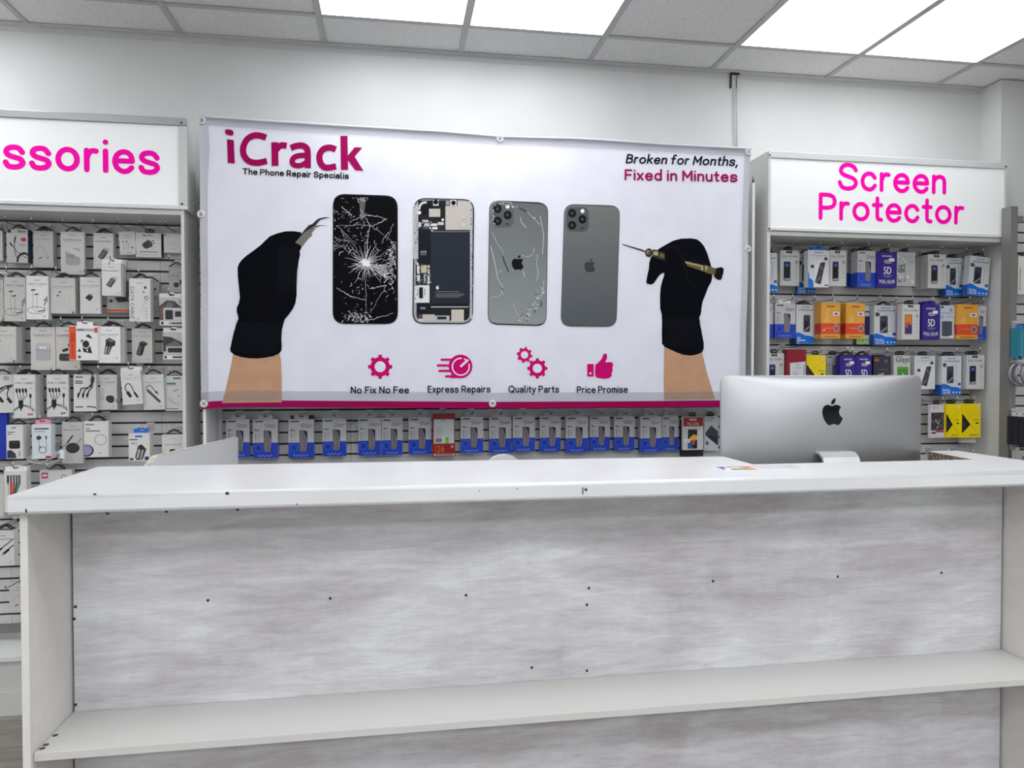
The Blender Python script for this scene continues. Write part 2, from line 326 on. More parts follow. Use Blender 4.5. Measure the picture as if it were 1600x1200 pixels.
 dict(kind='silver', x=2.4206, y=-0.165, z=1.7587, w=0.0967, h=0.162, tilt=0, t=0.018, n=1, tab='black', hook=True, label='crinkled silver wrapped box beside the purple 5D box', short='crinkled silver box', unit='right'),
 dict(kind='fullcover', x=2.6139, y=-0.13, z=1.7551, w=0.0975, h=0.165, tilt=0, t=0.018, n=4, tab='black', hook=True, label='white FULL COVER box fronting a deep stack, top row', short='stacked top-row FULL COVER box', unit='right'),
 dict(kind='fullglue', x=2.7455, y=-0.085, z=1.7226, w=0.0943, h=0.1902, tilt=0, t=0.018, n=1, tab='black', hook=True, label='FULL GLUE box straight on its hook, top row', short='straight FULL GLUE box', unit='right'),
 dict(kind='fullglue', x=2.8358, y=-0.15, z=1.7207, w=0.113, h=0.1907, tilt=5, t=0.018, n=1, tab='tri', hook=True, label='tilted FULL GLUE box at right end of top row', short='tilted FULL GLUE box', unit='right'),
 dict(kind='glassbox', x=1.7405, y=-0.09, z=1.5091, w=0.0782, h=0.164, tilt=0, t=0.018, n=0, tab='none', hook=True, label='blue and white glass box against left side panel, second row', short='leftmost second-row glass box', unit='right'),
 dict(kind='glassbox', x=1.8364, y=-0.1, z=1.5093, w=0.1049, h=0.1642, tilt=0, t=0.018, n=1, tab='white', hook=True, label='wrapped blue and white glass box left of the fifty box', short='wrapped glass box', unit='right'),
 dict(kind='fullglue', x=1.9492, y=-0.085, z=1.483, w=0.0964, h=0.1873, tilt=0, t=0.018, n=2, tab='tri', hook=True, label='blue-footed box with black phone and 5D foot text', short='5D footed glass box', foot='5D', unit='right'),
 dict(kind='goldred', x=2.0398, y=-0.15, z=1.5055, w=0.0989, h=0.1695, tilt=0, t=0.018, n=2, tab='none', hook=True, label='shiny gold box with red band, left of its twin', short='left gold red-band box', unit='right'),
 dict(kind='goldred', x=2.1675, y=-0.15, z=1.5064, w=0.0967, h=0.1689, tilt=0, t=0.018, n=3, tab='none', hook=True, label='duller gold box with red band, right of its twin', short='middle gold red-band box', unit='right'),
 dict(kind='greenglass', x=2.2851, y=-0.05, z=1.4829, w=0.0898, h=0.1919, tilt=0, t=0.018, n=0, tab='none', hook=True, label='white box with bright green foot behind gold box', short='green footed box', unit='right'),
 dict(kind='fullglue', x=2.369, y=-0.09, z=1.4789, w=0.1206, h=0.1936, tilt=0, t=0.018, n=1, tab='tri', hook=True, label='FULL GLUE box in the middle of the second row', short='second-row FULL GLUE box', unit='right'),
 dict(kind='goldred', x=2.4825, y=-0.07, z=1.5086, w=0.0839, h=0.1704, tilt=0, t=0.018, n=0, tab='none', hook=False, label='gold red-band box mostly hidden behind orange phone box', short='hidden gold red-band box', unit='right'),
 dict(kind='fullcover', x=2.4567, y=-0.155, z=1.5034, w=0.094, h=0.1693, tilt=0, t=0.018, n=1, tab='black', hook=True, label='FULL COVER box with orange and violet phone picture', short='orange phone FULL COVER box', pic='sunset', unit='right'),
 dict(kind='fived', x=2.56, y=-0.16, z=1.5039, w=0.0964, h=0.1683, tilt=0, t=0.018, n=2, tab='purple', hook=True, label='purple 5D box in the second row of right unit', short='second-row purple 5D box', unit='right'),
 dict(kind='silverblue', x=2.6564, y=-0.15, z=1.5096, w=0.0766, h=0.1617, tilt=0, t=0.018, n=1, tab='black', hook=True, label='pale silver-blue box with dark square phone picture', short='silver-blue box', unit='right'),
 dict(kind='goldred', x=2.7555, y=-0.165, z=1.5065, w=0.112, h=0.1695, tilt=0, t=0.018, n=0, tab='none', hook=True, label='gold red-band box near the right end of second row', short='right gold red-band box', unit='right'),
 dict(kind='glassbox', x=2.8425, y=-0.142, z=1.5048, w=0.0709, h=0.1666, tilt=0, t=0.018, n=0, tab='none', hook=True, label='half hidden glass box at right end of second row', short='half hidden glass box', unit='right'),
 dict(kind='fullcover', x=1.7679, y=-0.13, z=1.2695, w=0.0939, h=0.1658, tilt=0, t=0.018, n=0, tab='black', hook=True, label='FULL COVER box at the left end of third row', short='leftmost third-row FULL COVER box', unit='right'),
 dict(kind='redlabel', x=1.8659, y=-0.15, z=1.2756, w=0.0958, h=0.1776, tilt=0, t=0.02, n=1, tab='none', hook=True, label='dark red box with white label in third row', short='dark red labelled box', unit='right'),
 dict(kind='yellow', x=1.9856, y=-0.12, z=1.2714, w=0.1009, h=0.1572, tilt=1, t=0.018, n=0, tab='black', hook=True, label='yellow and black box left in the third row', short='third-row yellow box', unit='right'),
 dict(kind='glassbox', x=2.1193, y=-0.05, z=1.2629, w=0.0682, h=0.166, tilt=0, t=0.018, n=0, tab='black', hook=True, label='narrow glass box between yellow and purple boxes', short='narrow glass box', unit='right'),
 dict(kind='fived', x=2.1449, y=-0.13, z=1.2649, w=0.0804, h=0.161, tilt=0, t=0.018, n=1, tab='tri', hook=True, label='purple 5D box, left of a touching pair', short='left paired 5D box', unit='right'),
 dict(kind='fived', x=2.2281, y=-0.13, z=1.2645, w=0.0827, h=0.1616, tilt=0, t=0.018, n=1, tab='tri', hook=True, label='purple 5D box, right of a touching pair', short='right paired 5D box', unit='right'),
 dict(kind='violet', x=2.3255, y=-0.13, z=1.2641, w=0.0919, h=0.1607, tilt=0, t=0.018, n=0, tab='none', hook=True, label='very dark violet box in the third row', short='dark violet box', unit='right'),
 dict(kind='glassgreen', x=2.4306, y=-0.13, z=1.2637, w=0.0876, h=0.1646, tilt=0, t=0.018, n=1, tab='black', hook=True, label='grey GLASS box with green picture above the computer', short='green picture GLASS box', unit='right'),
 dict(kind='slantphone', x=2.562, y=-0.12, z=1.2629, w=0.1115, h=0.1644, tilt=0, t=0.018, n=1, tab='black', hook=True, label='silver box with slanted phone above the computer', short='third-row slanted phone box', unit='right'),
 dict(kind='fullglue', x=2.7002, y=-0.13, z=1.2342, w=0.1073, h=0.1917, tilt=0, t=0.018, n=2, tab='black', hook=True, label='FULL GLUE box beside the computer corner', short='FULL GLUE box by computer', unit='right'),
 dict(kind='fullcover', x=2.8273, y=-0.135, z=1.2621, w=0.0994, h=0.1688, tilt=0, t=0.018, n=2, tab='black', hook=True, label='FULL COVER box at the right end of third row', short='rightmost third-row FULL COVER box', unit='right'),
 dict(kind='photobox', x=2.6251, y=-0.13, z=1.0243, w=0.0735, h=0.1633, tilt=0, t=0.018, n=0, tab='black', hook=True, label='white box with dark artwork beside the computer', short='dark artwork box', unit='right'),
 dict(kind='yellow', x=2.7044, y=-0.14, z=1.0256, w=0.0773, h=0.165, tilt=0, t=0.018, n=1, tab='black', hook=True, label='yellow box with small black point beside the computer', short='left yellow box', unit='right'),
 dict(kind='yellow', x=2.7946, y=-0.15, z=1.0252, w=0.1025, h=0.1668, tilt=0, t=0.018, n=1, tab='black', hook=True, label='yellow box with large black triangle, right of its twin', short='right yellow box', unit='right'),
 dict(kind='plain', x=2.8198, y=-0.105, z=0.9936, w=0.0823, h=0.1595, tilt=0, t=0.018, n=0, tab='none', hook=False, label='plain white box behind the right yellow box', short='plain box behind yellow', unit='right'),
 dict(kind='plain', x=2.6618, y=-0.13, z=0.7526, w=0.0844, h=0.183, tilt=0, t=0.018, n=0, tab='black', hook=True, label='black-tabbed box sunk behind the counter wing', short='left sunken box', col=(60, 60, 70), unit='right'),
 dict(kind='plain', x=2.7961, y=-0.13, z=0.749, w=0.0853, h=0.1809, tilt=0, t=0.018, n=0, tab='black', hook=True, label='black-tabbed box at right end, sunk behind counter wing', short='right sunken box', col=(60, 60, 70), unit='right'),
 dict(kind='glassbox', x=-0.6633, y=-0.075, z=0.9825, w=0.0967, h=0.1643, tilt=0, t=0.018, n=0, tab='clear', hook=True, label='blue and white glass box, first from the left under the banner', short='first glass box under banner', unit='centre'),
 dict(kind='glassbox', x=-0.5502, y=-0.075, z=0.9776, w=0.1031, h=0.168, tilt=0, t=0.018, n=1, tab='clear', hook=True, label='blue and white glass box, second from the left under the banner', short='second glass box under banner', unit='centre'),
 dict(kind='glassbox', x=-0.4011, y=-0.075, z=0.9761, w=0.1073, h=0.1679, tilt=0, t=0.018, n=1, tab='clear', hook=True, label='blue and white glass box, third from the left under the banner', short='third glass box under banner', unit='centre'),
 dict(kind='glassbox', x=-0.2606, y=-0.075, z=0.9804, w=0.1007, h=0.1649, tilt=0, t=0.018, n=0, tab='clear', hook=True, label='blue and white glass box, fourth from the left under the banner', short='fourth glass box under banner', unit='centre'),
 dict(kind='glassbox', x=-0.1097, y=-0.06, z=0.9787, w=0.0985, h=0.1668, tilt=0, t=0.018, n=0, tab='clear', hook=True, label='blue and white glass box, fifth from the left under the banner', short='fifth glass box under banner', unit='centre'),
 dict(kind='glassbox', x=-0.0122, y=-0.06, z=0.9797, w=0.091, h=0.1648, tilt=0, t=0.018, n=0, tab='clear', hook=True, label='blue and white glass box, sixth from the left under the banner', short='sixth glass box under banner', unit='centre'),
 dict(kind='glassbox', x=0.1104, y=-0.06, z=0.9804, w=0.1006, h=0.1658, tilt=0, t=0.018, n=0, tab='clear', hook=True, label='blue and white glass box, seventh from the left under the banner', short='seventh glass box under banner', unit='centre'),
 dict(kind='redprice', x=0.2148, y=-0.085, z=0.9728, w=0.0994, h=0.1896, tilt=0, t=0.012, n=0, tab='none', hook=True, label='dark red and white box with 26 printed at foot under banner', short='red box numbered 26', unit='centre'),
 dict(kind='glassbox', x=0.3416, y=-0.075, z=0.9836, w=0.1009, h=0.164, tilt=0, t=0.018, n=0, tab='clear', hook=True, label='blue and white glass box, eighth from the left under the banner', short='eighth glass box under banner', unit='centre'),
 dict(kind='glassbox', x=0.4721, y=-0.06, z=0.9796, w=0.1012, h=0.1657, tilt=0, t=0.018, n=0, tab='clear', hook=True, label='blue and white glass box, ninth from the left under the banner', short='ninth glass box under banner', unit='centre'),
 dict(kind='glassbox', x=0.5785, y=-0.075, z=0.9852, w=0.1017, h=0.1615, tilt=0, t=0.018, n=0, tab='clear', hook=True, label='blue and white glass box, tenth from the left under the banner', short='tenth glass box under banner', unit='centre'),
 dict(kind='glassbox', x=0.704, y=-0.06, z=0.9813, w=0.0989, h=0.1631, tilt=0, t=0.018, n=0, tab='clear', hook=True, label='blue and white glass box, eleventh from the left under the banner', short='eleventh glass box under banner', unit='centre'),
 dict(kind='glassbox', x=0.8261, y=-0.075, z=0.9779, w=0.1041, h=0.1663, tilt=0, t=0.018, n=1, tab='clear', hook=True, label='blue and white glass box, twelfth from the left under the banner', short='twelfth glass box under banner', unit='centre'),
 dict(kind='glassbox', x=0.938, y=-0.06, z=0.9816, w=0.0965, h=0.1605, tilt=0, t=0.018, n=0, tab='clear', hook=True, label='blue and white glass box, thirteenth from the left under the banner', short='thirteenth glass box under banner', unit='centre'),
 dict(kind='glassbox', x=1.0558, y=-0.06, z=0.9796, w=0.0991, h=0.1613, tilt=0, t=0.018, n=0, tab='clear', hook=True, label='blue and white glass box, fourteenth from the left under the banner', short='fourteenth glass box under banner', unit='centre'),
 dict(kind='glassbox', x=1.1805, y=-0.075, z=0.9715, w=0.1014, h=0.1676, tilt=0, t=0.018, n=1, tab='clear', hook=True, label='blue and white glass box, fifteenth from the left under the banner', short='fifteenth glass box under banner', unit='centre'),
 dict(kind='glassbox', x=1.2802, y=-0.06, z=0.9756, w=0.0806, h=0.163, tilt=0, t=0.018, n=0, tab='clear', hook=True, label='blue and white glass box, sixteenth from the left under the banner', short='sixteenth glass box under banner', unit='centre'),
 dict(kind='fulldose', x=1.3769, y=-0.1, z=0.9828, w=0.1009, h=0.1559, tilt=0, t=0.018, n=0, tab='black', hook=True, label='red-topped white box with yellow flower phone under banner', short='red-topped box', unit='centre'),
 dict(kind='diagphone', x=1.488, y=-0.05, z=0.9724, w=0.071, h=0.1635, tilt=0, t=0.018, n=0, tab='black', hook=True, label='white box with diagonal blue phone at right under banner', short='diagonal phone box', unit='centre'),
 dict(kind='plain', x=-0.4006, y=-0.034, z=0.9684, w=0.1006, h=0.1897, tilt=0, t=0.008, n=0, tab='none', hook=False, label='dark red box showing only its edge behind a glass box', short='dark red edge box', col=(120, 20, 35), unit='centre'),
 dict(kind='plain', x=1.3899, y=-0.06, z=0.9479, w=0.1101, h=0.173, tilt=0, t=0.018, n=0, tab='none', hook=False, label='nearly black box behind the red-topped box', short='nearly black box', col=(28, 28, 36), unit='centre'),
]
SHEET = [0.0024108098, -7.679887e-06, -1.4825378, -0.00016802724, -0.0024618095, 2.7682786, -0.00012354944, -1.5513685e-05]
SCREWS = [(-0.6528, 1.0292), (-0.5253, 1.0297), (-0.3674, 1.0295), (-0.7231, 0.8167), (-0.7261, 0.7889), (-0.4351, 0.8172), (-0.1553, 0.8079), (0.1726, 0.7998), (0.4864, 0.8026), (0.4814, 0.7602), (0.8212, 0.8054), (1.1772, 0.8013), (1.4892, 0.7981), (1.7039, 0.7923), (0.4818, 0.5909), (-0.7256, 0.5908), (0.3389, 0.6083)]
CHIPS = [(-0.3423, 1.1038, 0.0055, 0.003), (-0.5963, 1.1092, 0.0035, 0.0022), (0.181, 1.0954, 0.0014, 0.0014), (0.2643, 1.0975, 0.0014, 0.0014), (-0.7227, 1.0795, 0.0016, 0.005), (-0.2032, 1.0772, 0.002, 0.0015)]


# apple-with-a-bite emblem, from its outline curves
LOGO_D = [('M', 12.152, 6.896), (-.948, 0, -2.415, -1.078, -3.96, -1.04), (-2.04, .027, -3.91, 1.183, -4.961, 3.014), (-2.117, 3.675, -.546, 9.103, 1.519, 12.09),
 (1.013, 1.454, 2.208, 3.09, 3.792, 3.039), (1.52, -.065, 2.09, -.987, 3.935, -.987), (1.831, 0, 2.35, .987, 3.96, .948), (1.637, -.026, 2.676, -1.48, 3.676, -2.948),
 (1.156, -1.688, 1.636, -3.325, 1.662, -3.415), (-.039, -.013, -3.182, -1.221, -3.22, -4.857), (-.026, -3.04, 2.48, -4.494, 2.597, -4.559), (-1.429, -2.09, -3.623, -2.324, -4.39, -2.376), (-2, -.156, -3.675, 1.09, -4.61, 1.09)]
LEAF_D = [('M', 15.53, 3.83), (.843, -1.012, 1.4, -2.427, 1.245, -3.83), (-1.207, .052, -2.662, .805, -3.532, 1.818), (-.78, .896, -1.454, 2.338, -1.273, 3.714), (1.338, .104, 2.715, -.688, 3.559, -1.701)]
def curve_pts(D, n=6):
    x, y = D[0][1:]; P = []
    for a, b, c, d, e, f in D[1:]:
        for k in range(n):
            t = k/n; u = 1-t
            P.append((x+3*u*u*t*a+3*u*t*t*c+t**3*e, y+3*u*u*t*b+3*u*t*t*d+t**3*f))
        x += e; y += f
    return P
EMBLEM = [curve_pts(LOGO_D), curve_pts(LEAF_D)]
def emblem(pr, x0, y0, x1, y1, m):
    for P in EMBLEM: pr.poly([(x0+(px-2.2)/19.6*(x1-x0), y0+py/24*(y1-y0)) for px, py in P], m)

# ------------------------------------------------------------------ room shell
s = MB(); s.box(-3.6, 2.955, 0, .12, -.002, CEIL, WALL); struct(s.build('wall_back'))
s = MB(); s.box(2.955, 4.4, -.133, .12, -.002, CEIL, WALL); struct(s.build('wall_pier'))
s = MB(); s.box(-3.72, -3.6, -7.2, .12, -.002, CEIL, WALL); struct(s.build('wall_left'))
s = MB(); s.box(4.4, 4.52, -7.2, .12, -.002, CEIL, WALL); struct(s.build('wall_right'))
s = MB(); s.box(-3.72, 4.52, -7.32, -7.2, -.002, CEIL, WALL); struct(s.build('wall_front'))
s = MB(); s.box(-3.72, 4.52, -7.32, .12, -.06, 0, FLOOR); struct(s.build('floor'))
LIGHTS = [(i, j) for j in (0, 3, 6, 9) for i in (0, 1, 3, 4)] + [(i, j) for j in (0, 3, 6, 9) for i in (-4, -3)]  # last columns, unseen at the left, are added to brighten that side
lit = set(LIGHTS); TX = lambda i: -.3+.598*i; TY = lambda j: -.275-.6*j
s = MB(); s.box(-3.72, 4.52, -7.32, .12, CEIL+.12, CEIL+.16, CEILT)
XS = [-3.6]+[TX(i) for i in range(-5, 8)]+[4.4]; YS = [0]+[TY(j) for j in range(0, 12)]+[-7.2]
for a in range(len(XS)-1):
    for b in range(len(YS)-1):
        if XS[a+1]-XS[a] < .05 or YS[b]-YS[b+1] < .05: continue
        if (a-6, b-1) in lit: continue
        s.box(XS[a]+.008, XS[a+1]-.008, YS[b+1]+.008, YS[b]-.008, CEIL+.006, CEIL+.02, CEILT)
struct(s.build('ceiling'))
s = MB()
for x in XS[1:-1]: s.box(x-.012, x+.012, -7.2, -.02, CEIL, CEIL+.004, TBAR); s.box(x-.002, x+.002, -7.2, -.02, CEIL+.004, CEIL+.04, TBAR)
for y in YS[1:-1]: s.box(-3.58, 4.38, y-.012, y+.012, CEIL+.0005, CEIL+.0045, TBAR); s.box(-3.58, 4.38, y-.002, y+.002, CEIL+.005, CEIL+.04, TBAR)
struct(s.build('trim_1'))
s = MB(); s.box(-3.6, 2.955, -.024, 0, CEIL-.003, CEIL+.004, mat((205, 206, 206), .5)); s.box(-3.6, 2.955, -.003, 0, CEIL-.026, CEIL-.003, mat((205, 206, 206), .5)); struct(s.build('trim_2'))
DIFF = {j: mat((250, 251, 255), .4, emit=e, name='light_diffuser') for j, e in PANEL.items()}
DIFF_R = mat((250, 251, 254), .4, emit=4.0, name='light_diffuser')   # the pair by the right wall runs dimmer
lab = {(0, 0): 'bright square ceiling light panel nearest above the banner, left of two', (1, 0): 'bright square ceiling light panel above the banner, right of its pair',
       (3, 0): 'large bright ceiling light panel left of its pair over the screen protector sign', (4, 0): 'large bright ceiling light panel at the upper right corner'}
for i, j in LIGHTS:
    r = empty('ceiling_light', (TX(i)+.299, TY(j)-.3, CEIL), lab.get((i, j), 'square ceiling light panel out of view over the shop floor'), 'ceiling light', 'square light panels in the ceiling grid')
    s = MB(); s.box(-.283, .283, -.285, .285, .002, .008, DIFF_R if j == 0 and i > 2 else DIFF[j]); s.build('diffuser', r)
    s = MB()
    for b in ((-.289, .289, -.29, -.285), (-.289, .289, .285, .29), (-.289, -.283, -.285, .285), (.283, .289, -.285, .285)): s.box(*b, .001, .03, ALU)
    s.build('frame', r)

# ------------------------------------------------------------------ display units on the back wall
Z0 = 2.023      # one slot height; slots repeat every PITCH
PITCH = .0495
def slatwall(x0, x1, z0, z1, parent, yf=-.02, seams=(), off=0):
    s = MB(); s.box(x0, x1, yf+.008, yf+.0195, z0, z1, GROOVE)
    cuts = [x0]+[c for c in seams if x0 < c < x1]+[x1]
    k0 = math.floor((z0-Z0-off)/PITCH)-1; k1 = math.ceil((z1-Z0-off)/PITCH)+1
    for k in range(k0, k1):
        a = max(z0, Z0+off+k*PITCH+.0042); b = min(z1, Z0+off+(k+1)*PITCH-.0042)
        if b-a < .003: continue
        for c in range(len(cuts)-1): s.box(cuts[c]+.0006, cuts[c+1]-.0006, yf, yf+.0078, a, b, SLAT)
    return s.build('slat_panel', parent)
def lightbox(loc, wd, ht, depth, cap, label):
    r = empty('lightbox_sign', loc, label, 'sign')
    s = MB(); s.box(0, wd, .006, depth, 0, ht, PANELW); s.build('casing', r)
    s = MB(); s.box(cap+.0005, wd-cap-.0005, 0, .0055, .017, ht-.032, mat((240, 243, 243), .25, emit=SIGN, name='backlit_acrylic')); s.build('face', r)
    s = MB(); s.box(0, wd, -.006, .0055, ht-.0315, ht, ALU if cap > .02 else mat((205, 208, 208), .4)); s.build('top_rail', r, .003)
    s = MB(); s.box(0, wd, -.006, .0055, 0, .0165, mat((222, 224, 224), .4)); s.build('bottom_rail', r, .003)
    for x in (0, wd-cap):
        s = MB(); s.box(x, x+cap, -.004, .0055, .017, ht-.032, mat((205, 210, 208), .4)); s.build('end_cap', r)
    for x in (cap*.4, wd-cap*.6):
        for z in (.022 if cap > .02 else .008, ht-.02):
            s = MB(); s.lathe([(0, -.0092), (.0035, -.009), (.0045, -.0062)], BLACK, (x, 0, z), 'y', 10); s.build('screw', r)
    return r
GLY = {'s': [[(.76, .70), (.62, .86), (.42, .9), (.2, .84), (.13, .69), (.24, .56), (.46, .49), (.68, .42), (.77, .28), (.66, .14), (.44, .09), (.2, .13), (.1, .28)]],
 'r': [[(.12, .1), (.12, .9)], [(.12, .55), (.2, .78), (.34, .89), (.5, .88)]], 'i': [[(.12, .1), (.12, .9)], [(.12, 1.27), (.121, 1.27)]],
 'e': [[(.12, .52), (.82, .52)], [(.82, .52), (.77, .74), (.61, .88), (.4, .89), (.2, .76), (.11, .5), (.2, .23), (.42, .09), (.64, .12), (.79, .25)]],
 'c': [[(.77, .7), (.63, .86), (.42, .9), (.2, .77), (.11, .5), (.2, .23), (.42, .1), (.63, .13), (.78, .3)]],
 'n': [[(.12, .1), (.12, .9)], [(.12, .6), (.24, .82), (.45, .9), (.64, .83), (.71, .62), (.71, .1)]],
 't': [[(.3, 1.22), (.3, .32), (.36, .15), (.52, .11)], [(.09, .87), (.52, .87)]],
 'S': [[(.93, 1.03), (.82, 1.2), (.52, 1.3), (.24, 1.21), (.13, 1.0), (.24, .82), (.52, .71), (.82, .6), (.94, .4), (.82, .18), (.5, .09), (.2, .18), (.08, .4)]],
 'P': [[(.13, .1), (.13, 1.3)], [(.13, 1.3), (.55, 1.3), (.82, 1.2), (.91, .97), (.82, .74), (.55, .64), (.13, .64)]],
 'A': [[(.08, .1), (.55, 1.3), (1.02, .1)], [(.27, .48), (.83, .48)]]}
GLY['o'] = [[(.49+.38*math.cos(t*PI/12), .5+.4*math.sin(t*PI/12)) for t in range(25)]]
GLY.update({'a': [[(.2, .78), (.45, .9), (.69, .82), (.76, .6), (.76, .1)], [(.76, .54), (.4, .54), (.15, .43), (.14, .22), (.34, .09), (.6, .14), (.76, .36)]],
 'B': [[(.13, .1), (.13, 1.3)], [(.13, 1.3), (.55, 1.29), (.8, 1.15), (.78, .86), (.55, .74), (.13, .74)], [(.5, .74), (.86, .62), (.89, .3), (.6, .11), (.13, .1)]],
 'k': [[(.12, .1), (.12, 1.42)], [(.7, .9), (.14, .45)], [(.34, .6), (.74, .1)]], 'f': [[(.62, 1.38), (.44, 1.42), (.3, 1.3), (.28, 1.05), (.28, .1)], [(.06, .88), (.56, .88)]],
 'M': [[(.13, .1), (.13, 1.3)], [(.13, 1.3), (.62, .48)], [(.62, .48), (1.11, 1.3)], [(1.11, 1.3), (1.11, .1)]],
 'h': [[(.12, .1), (.12, 1.42)], [(.12, .6), (.24, .82), (.45, .9), (.64, .83), (.71, .62), (.71, .1)]], 'F': [[(.13, .1), (.13, 1.3)], [(.13, 1.3), (.8, 1.3)], [(.13, .7), (.72, .7)]],
 'x': [[(.1, .1), (.68, .9)], [(.1, .9), (.68, .1)]], 'd': [[(.44+.33*math.cos(t*PI/10), .5+.4*math.sin(t*PI/10)) for t in range(21)], [(.78, .1), (.78, 1.42)]],
 'p': [[(.46+.33*math.cos(t*PI/10), .5+.4*math.sin(t*PI/10)) for t in range(21)], [(.12, -.38), (.12, .9)]],
 'u': [[(.12, .9), (.12, .4), (.22, .16), (.42, .09), (.62, .18), (.71, .4)], [(.71, .9), (.71, .1)]], 'N': [[(.13, .1), (.13, 1.3)], [(.13, 1.3), (.95, .1)], [(.95, .1), (.95, 1.3)]],
 'E': [[(.13, .1), (.13, 1.3)], [(.13, 1.3), (.8, 1.3)], [(.13, .72), (.72, .72)], [(.13, .1), (.8, .1)]], 'R': [[(.13, .1), (.13, 1.3)], [(.13, 1.3), (.55, 1.3), (.82, 1.2), (.91, .97), (.82, .74), (.55, .64), (.13, .64)], [(.5, .62), (.92, .1)]],
 'Q': [[(.7+.58*math.cos(t*PI/12), .7+.61*math.sin(t*PI/12)) for t in range(25)], [(.82, .36), (1.25, .02)]], 'l': [[(.12, 1.42), (.12, .3), (.18, .12), (.3, .1)]],
 'y': [[(.08, .9), (.43, .12)], [(.76, .9), (.38, -.06)], [(.38, -.06), (.24, -.33), (.06, -.34)]], ',': [[(.16, .14), (.07, -.2)]], 'T': [[(.05, 1.3), (1.0, 1.3)], [(.52, 1.3), (.52, .1)]],
 'm': [[(.12, .1), (.12, .9)], [(.12, .6), (.22, .82), (.4, .9), (.55, .83), (.61, .62), (.61, .1)], [(.61, .6), (.72, .82), (.9, .9), (1.05, .83), (1.1, .62), (1.1, .1)]]})
STRAIGHT = set('kMFxNEyT,')
def words(pr, text, x0, yb, x1, h, m, wd=.2, slant=0, y1=None, gap=.26):
    """round-ended lettering between x0 and x1 on a baseline from yb to y1; h is the capital height"""
    x = 0; L = []
    for ch in text:
        if ch == ' ': x += .42; continue
        g = GLY[ch]; L.append((x, g, ch)); x += max(p[0] for st in g for p in st)+gap
    tot = x-gap+.1; sx = (x1-x0)/tot; sy = h/1.4; k0 = pr.k
    for off, g, ch in L:
        for n, st in enumerate(g):
            path = smoothpath(st, 3) if len(st) > 2 and len(st) < 19 and ch not in STRAIGHT else st
            pr.k = k0+n
            P = []
            for px, py in path:
                q = (off+px)/tot; P.append((x0+(off+px)*sx+slant*py*sy, yb+((y1-yb)*q if y1 is not None else 0)-py*sy))
            pr.stroke(P, wd*(sx+sy)/2, m)
    pr.k = k0+4
PINK = mat((250, 0, 172), .6, spec=.1, emit=SIGN*.9, name='magenta_vinyl')
def sign_word(word, x0, x1, zb, xh, parent, wd=.21, gap=.24):
    x = 0; L = []
    for ch in word:
        g = GLY[ch]; mx = max(p[0] for st in g for p in st)
        L.append((x, g, ch)); x += mx + gap
    tot = x-gap+.1; sx = (x1-x0)/(tot+.02); s = MB()
    pr = Print(s, lambda a, b, y: (a, -.0008-y, b)); 
    for off, g, ch in L:
        for n_, st in enumerate(g):
            pr.k = 1+n_
            sm = len(st) > 2 and ch not in 'A'
            path = smoothpath(st, 4) if sm and ch not in 'o' else st
            pr.stroke([(x0+(off+p[0])*sx, zb+p[1]*xh) for p in path], wd*(sx+xh)/2, PINK)
    s.flat = True
    return s.build('lettering', parent)

# left unit
FR = -.238
u = empty('display_unit', (0, 0, 0), 'tall white slatwall display unit at left filled with white accessory boxes', 'display unit')
slatwall(-2.016, -.8415, .30, 1.975, u, seams=(-1.58, -.985))
bx('side_panel', (-.841, -.829, FR, -.002, 0, 1.995), PANELW, u)
bx('side_panel', (-2.029, -2.0165, FR, -.002, 0, 1.995), PANELW, u)
bx('top_panel', (-2.016, -.8415, FR+.002, -.002, 1.976, 1.994), PANELW, u)
bx('base_rail', (-2.016, -.8415, -.04, -.003, .268, .2995), mat((130, 130, 130), .4, metal=.5), u)
bx('base_shelf', (-2.016, -.8415, -.235, -.003, .218, .236), WHITE, u)
bx('base_panel', (-2.016, -.8415, -.215, -.20, .095, .2175), PANELW, u)
bx('plinth', (-2.016, -.8415, -.225, -.20, .0005, .0945), PANELW, u)
sg = lightbox((-2.029, -.24, 1.996), 1.2145, .363, .125, .033, 'white lightbox sign with pink rounded lettering above the left display unit')
sign_word('Accessories', .129+.0145, 1.1125, .135, .094, sg, .23, .27)
# centre unit
u = empty('display_unit', (0, 0, 0), 'low white slatwall bay behind and below the banner', 'display unit')
slatwall(-.8285, 1.6675, .30, 2.092, u, seams=(-.725, -.193, .577, 1.156, 1.345, 1.565))
bx('side_panel', (-.764, -.752, FR, -.0205, 0, 2.2), WHITE, u)
bx('side_panel', (1.595, 1.607, FR, -.0205, 0, 2.2), WHITE, u)
bx('post', (-.7515, -.736, -.035, -.0205, .3, 2.05), SLAT, u)
bx('base_shelf', (-.7515, 1.5945, -.235, -.0205, .218, .236), WHITE, u)
bx('plinth', (-.7515, 1.5945, -.225, -.205, .0005, .2175), PANELW, u)
# right unit
u = empty('display_unit', (0, 0, 0), 'tall white slatwall display unit at right holding colourful screen protector boxes', 'display unit')
slatwall(1.6825, 2.8995, .30, 1.967, u, seams=(2.13,))
bx('side_panel', (1.668, 1.682, FR, -.002, 0, 1.987), PANELW, u)
bx('side_panel', (2.90, 2.915, FR, -.002, 0, 1.987), PANELW, u)
bx('top_panel', (1.6825, 2.8995, FR+.002, -.002, 1.968, 1.986), PANELW, u)
bx('base_shelf', (1.6825, 2.8995, -.235, -.0205, .218, .236), WHITE, u)
bx('plinth', (1.6825, 2.8995, -.225, -.205, .0005, .2175), PANELW, u)
sg = lightbox((1.668, -.24, 1.988), 1.219, .358, .235, .012, 'white lightbox sign with two pink words above the right display unit')
sign_word('Screen', .346, .901, .195, .0905, sg, .215, .24)
sign_word('Protector', .247, .998, .056, .0885, sg, .215, .24)
